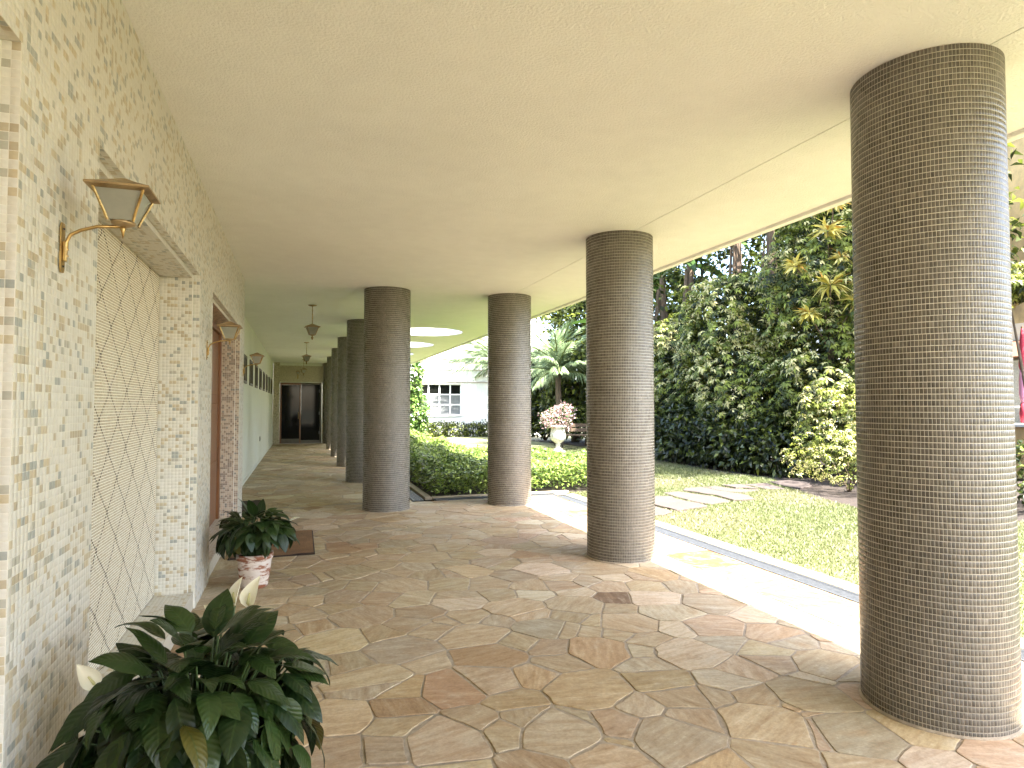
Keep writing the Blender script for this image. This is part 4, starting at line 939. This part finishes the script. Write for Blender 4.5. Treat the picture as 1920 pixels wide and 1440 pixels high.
# ------------------------------------------------------------------ flower urn and bench
urn = thing('garden_urn', 'pale stone pedestal urn overflowing with pinkish white flowers on the lawn', 'urn', (7.62, 18.3, -.012))
MB().box(-.17, .17, -.17, .17, 0, .07).build('plinth', m_urn, urn, bevel=.008)
MB().lathe([(.15, .071), (.145, .10), (.07, .15), (.06, .22), (.09, .25), (.06, .27), (.10, .31), (.20, .38), (.245, .48), (.235, .60), (.215, .72), (.225, .76), (.275, .80), (.285, .83), (.25, .84), (.22, .80)], 32).build('bowl', m_urn, urn, smooth=True)
r = rs(120); e = [(0, 0, 1.05, .50, .45, .34), (.15, 0, 1.25, .40, .35, .28), (-.3, 0, 1.0, .3, .3, .2)]
P, O = crown_pts(e, 1500, r, (.4, 1.05)); m = len(P)
leaf_obj('flowers', [leaves(P, unit(O+r.normal(0, .6, (m, 3))), unit(O+r.normal(0, .3, (m, 3))), r.uniform(.05, .10, m), r.uniform(.04, .07, m), .2, .1, pick(r, m, [(.50,.32,.30),(.60,.48,.44),(.40,.20,.20),(.05,.09,.025),(.09,.14,.04)], (3, 2.5, 1.5, 2.5, 2)))], m_leafv, urn)
bn = thing('garden_bench', 'low brown bench in the shade behind the flower urn', 'bench', (9.2, 20.2, -.012), R(-12))
for k in range(3): MB().box(-.75, .75, -.22+.15*k, -.09+.15*k, .42, .46).build('seat_slat', m_bark, bn, bevel=.004)
for k in range(2): MB().box(-.75, .75, .25, .28, .55+.16*k, .67+.16*k).build('back_slat', m_bark, bn, bevel=.004)
for s in (-1, 1):
    MB().box(s*.62-.03, s*.62+.03, -.2, -.14, 0, .419).build('leg', m_iron, bn); MB().box(s*.62-.03, s*.62+.03, .281, .33, 0, .85).build('leg', m_iron, bn)

# ------------------------------------------------------------------ white house
hs = thing('white_house', 'white rendered house with horizontal mouldings at the end of the garden', 'house', (7.0, 30, 0))
b = MB(); WX0, WX1, WZ0, WZ1 = -1.68-.55, .42, 1.0, 2.48
b.box(-5, WX0, 0, .35, -.1, 9).box(WX1, 4.5, 0, .35, -.1, 9).box(WX0, WX1, 0, .35, -.1, WZ0).box(WX0, WX1, 0, .35, WZ1, 9); b.build('wall', m_white, hs)
MB().box(-5, 4.5, .351, 6, -.1, 8.9).build('house_body', m_white, hs)
for z in (2.57, 3.16, 3.67, 6.6): MB().box(-5.02, 4.52, -.055, .0, z, z+.05).build('moulding', m_band if z < 5 else m_white, hs, bevel=.006)
MB().box(WX0-.06, WX1+.06, -.07, -.001, WZ0-.07, WZ0-.002).build('sill', m_whitetrim, hs, bevel=.006)
wi = thing('house_window', 'white grid window with grey panes in the white house', 'window', (7.0, 30.1, 0))
nx_, nz_ = 5, 3
for k in range(nx_+1):
    x = WX0+(WX1-WX0)*k/nx_; MB().box(max(x-.03, WX0), min(x+.03, WX1), 0, .06, WZ0, WZ1).build('mullion', m_whitetrim, wi)
for k in range(nz_+1):
    z = WZ0+(WZ1-WZ0)*k/nz_
    for q in range(nx_):
        x0, x1 = WX0+(WX1-WX0)*q/nx_+.031, WX0+(WX1-WX0)*(q+1)/nx_-.031
        MB().box(x0, x1, .002, .058, max(z-.028, WZ0), min(z+.028, WZ1)).build('glazing_bar', m_whitetrim, wi)
for k in range(nz_):
    for q in range(nx_):
        x0, x1 = WX0+(WX1-WX0)*q/nx_+.031, WX0+(WX1-WX0)*(q+1)/nx_-.031; z0, z1 = WZ0+(WZ1-WZ0)*k/nz_+.029, WZ0+(WZ1-WZ0)*(k+1)/nz_-.029
        MB().box(x0, x1, .03, .036, z0, z1).build('pane', m_glassdark if k == 2 else m_curtain, wi)

# ------------------------------------------------------------------ right edge: terrace, neighbour wall, tower
tw = thing('terrace_wall', 'grey pebbledash terrace wall with white coping at the right edge', 'wall', (13.6, 8.2, 0))
MB().box(0, .25, -3.5, 3, -.05, 1.02).build('retaining_wall', m_stain, tw); MB().box(-.06, .30, -3.5, 3, 1.022, 1.09).build('coping', m_white, tw, bevel=.008)
MB().box(1.2, 1.4, -3.5, 3, 1.0, 2.45).build('upper_wall', m_greywall, tw); MB().box(.255, 1.199, -3.5, 3, .8, 1.0).build('terrace_floor', m_kerb, tw)
MB().tube([(.2, -3.5, 1.42), (.2, 3, 1.42)], .02, 6).build('rail', m_whitetrim, tw)
for yy in (-3, -1, 1, 2.8): MB().tube([(.2, yy, 1.08), (.2, yy, 1.42)], .016, 6).build('rail_post', m_whitetrim, tw)
rf = thing('lean_to_roof', 'brown lean-to roof above the grey terrace wall', 'roof', (14.8, 8.2, 2.46))
MB().add([(-.25,-3.5,0),(-.25,3,0),(1.4,3,.5),(1.4,-3.5,.5),(-.25,-3.5,.05),(-.25,3,.05),(1.4,3,.55),(1.4,-3.5,.55)], [(0,1,2,3),(7,6,5,4),(0,4,5,1),(1,5,6,2),(2,6,7,3),(3,7,4,0)]).build('roof_sheet', m_rooft, rf)
MB().box(1.41, 1.6, -3.5, 3, -2.4, .95).build('support_wall', m_white, rf)
pr = thing('folded_parasol', 'folded red and pink parasol standing on the terrace at right', 'parasol', (13.72, 8.78, 1.09))
MB().tube([(0, 0, 0), (0, 0, 1.95)], .018, 8).build('pole', m_rooft, pr); 
MB().lathe([(.03, 1.0), (.07, 1.15), (.06, 1.5), (.02, 1.9), (.004, 1.92)], 12).build('canopy', m_red, pr, smooth=True)
MB().lathe([(.05, .40), (.075, .6), (.07, .9), (.05, 1.08)], 12).build('canopy_band', m_pink, pr, smooth=True)
MB().lathe([(.06, .02), (.08, .2), (.055, .41)], 12).build('canopy_skirt', m_red, pr, smooth=True)
nb = thing('neighbour_wall', 'tall stained ochre rendered wall of the neighbouring building at right', 'building', (19.5, 9, 0))
MB().box(0, 3, -3.5, 5, -.05, 10.5).build('wall', m_stain, nb); MB().box(-.08, 3.05, -3.55, 5.05, 10.5, 10.7).build('parapet_cap', m_greywall, nb)
tb = thing('apartment_tower', 'distant pale apartment tower glimpsed through the treetops', 'building', (39, 36.5, 0), R(-45))
MB().box(-6, 6, 0, 8, -.05, 34).build('wall', m_tower, tb)
for fl in range(10):
    for k in range(4):
        wdw = MB().box(-5+k*2.7, -3.4+k*2.7, -.04, -.001, 2+fl*3.2, 3.8+fl*3.2).build('window', m_glassdark, tb)
    MB().box(-6.05, 6.05, -.25, -.002, 1.0+fl*3.2, 1.25+fl*3.2).build('floor_band', m_white, tb)
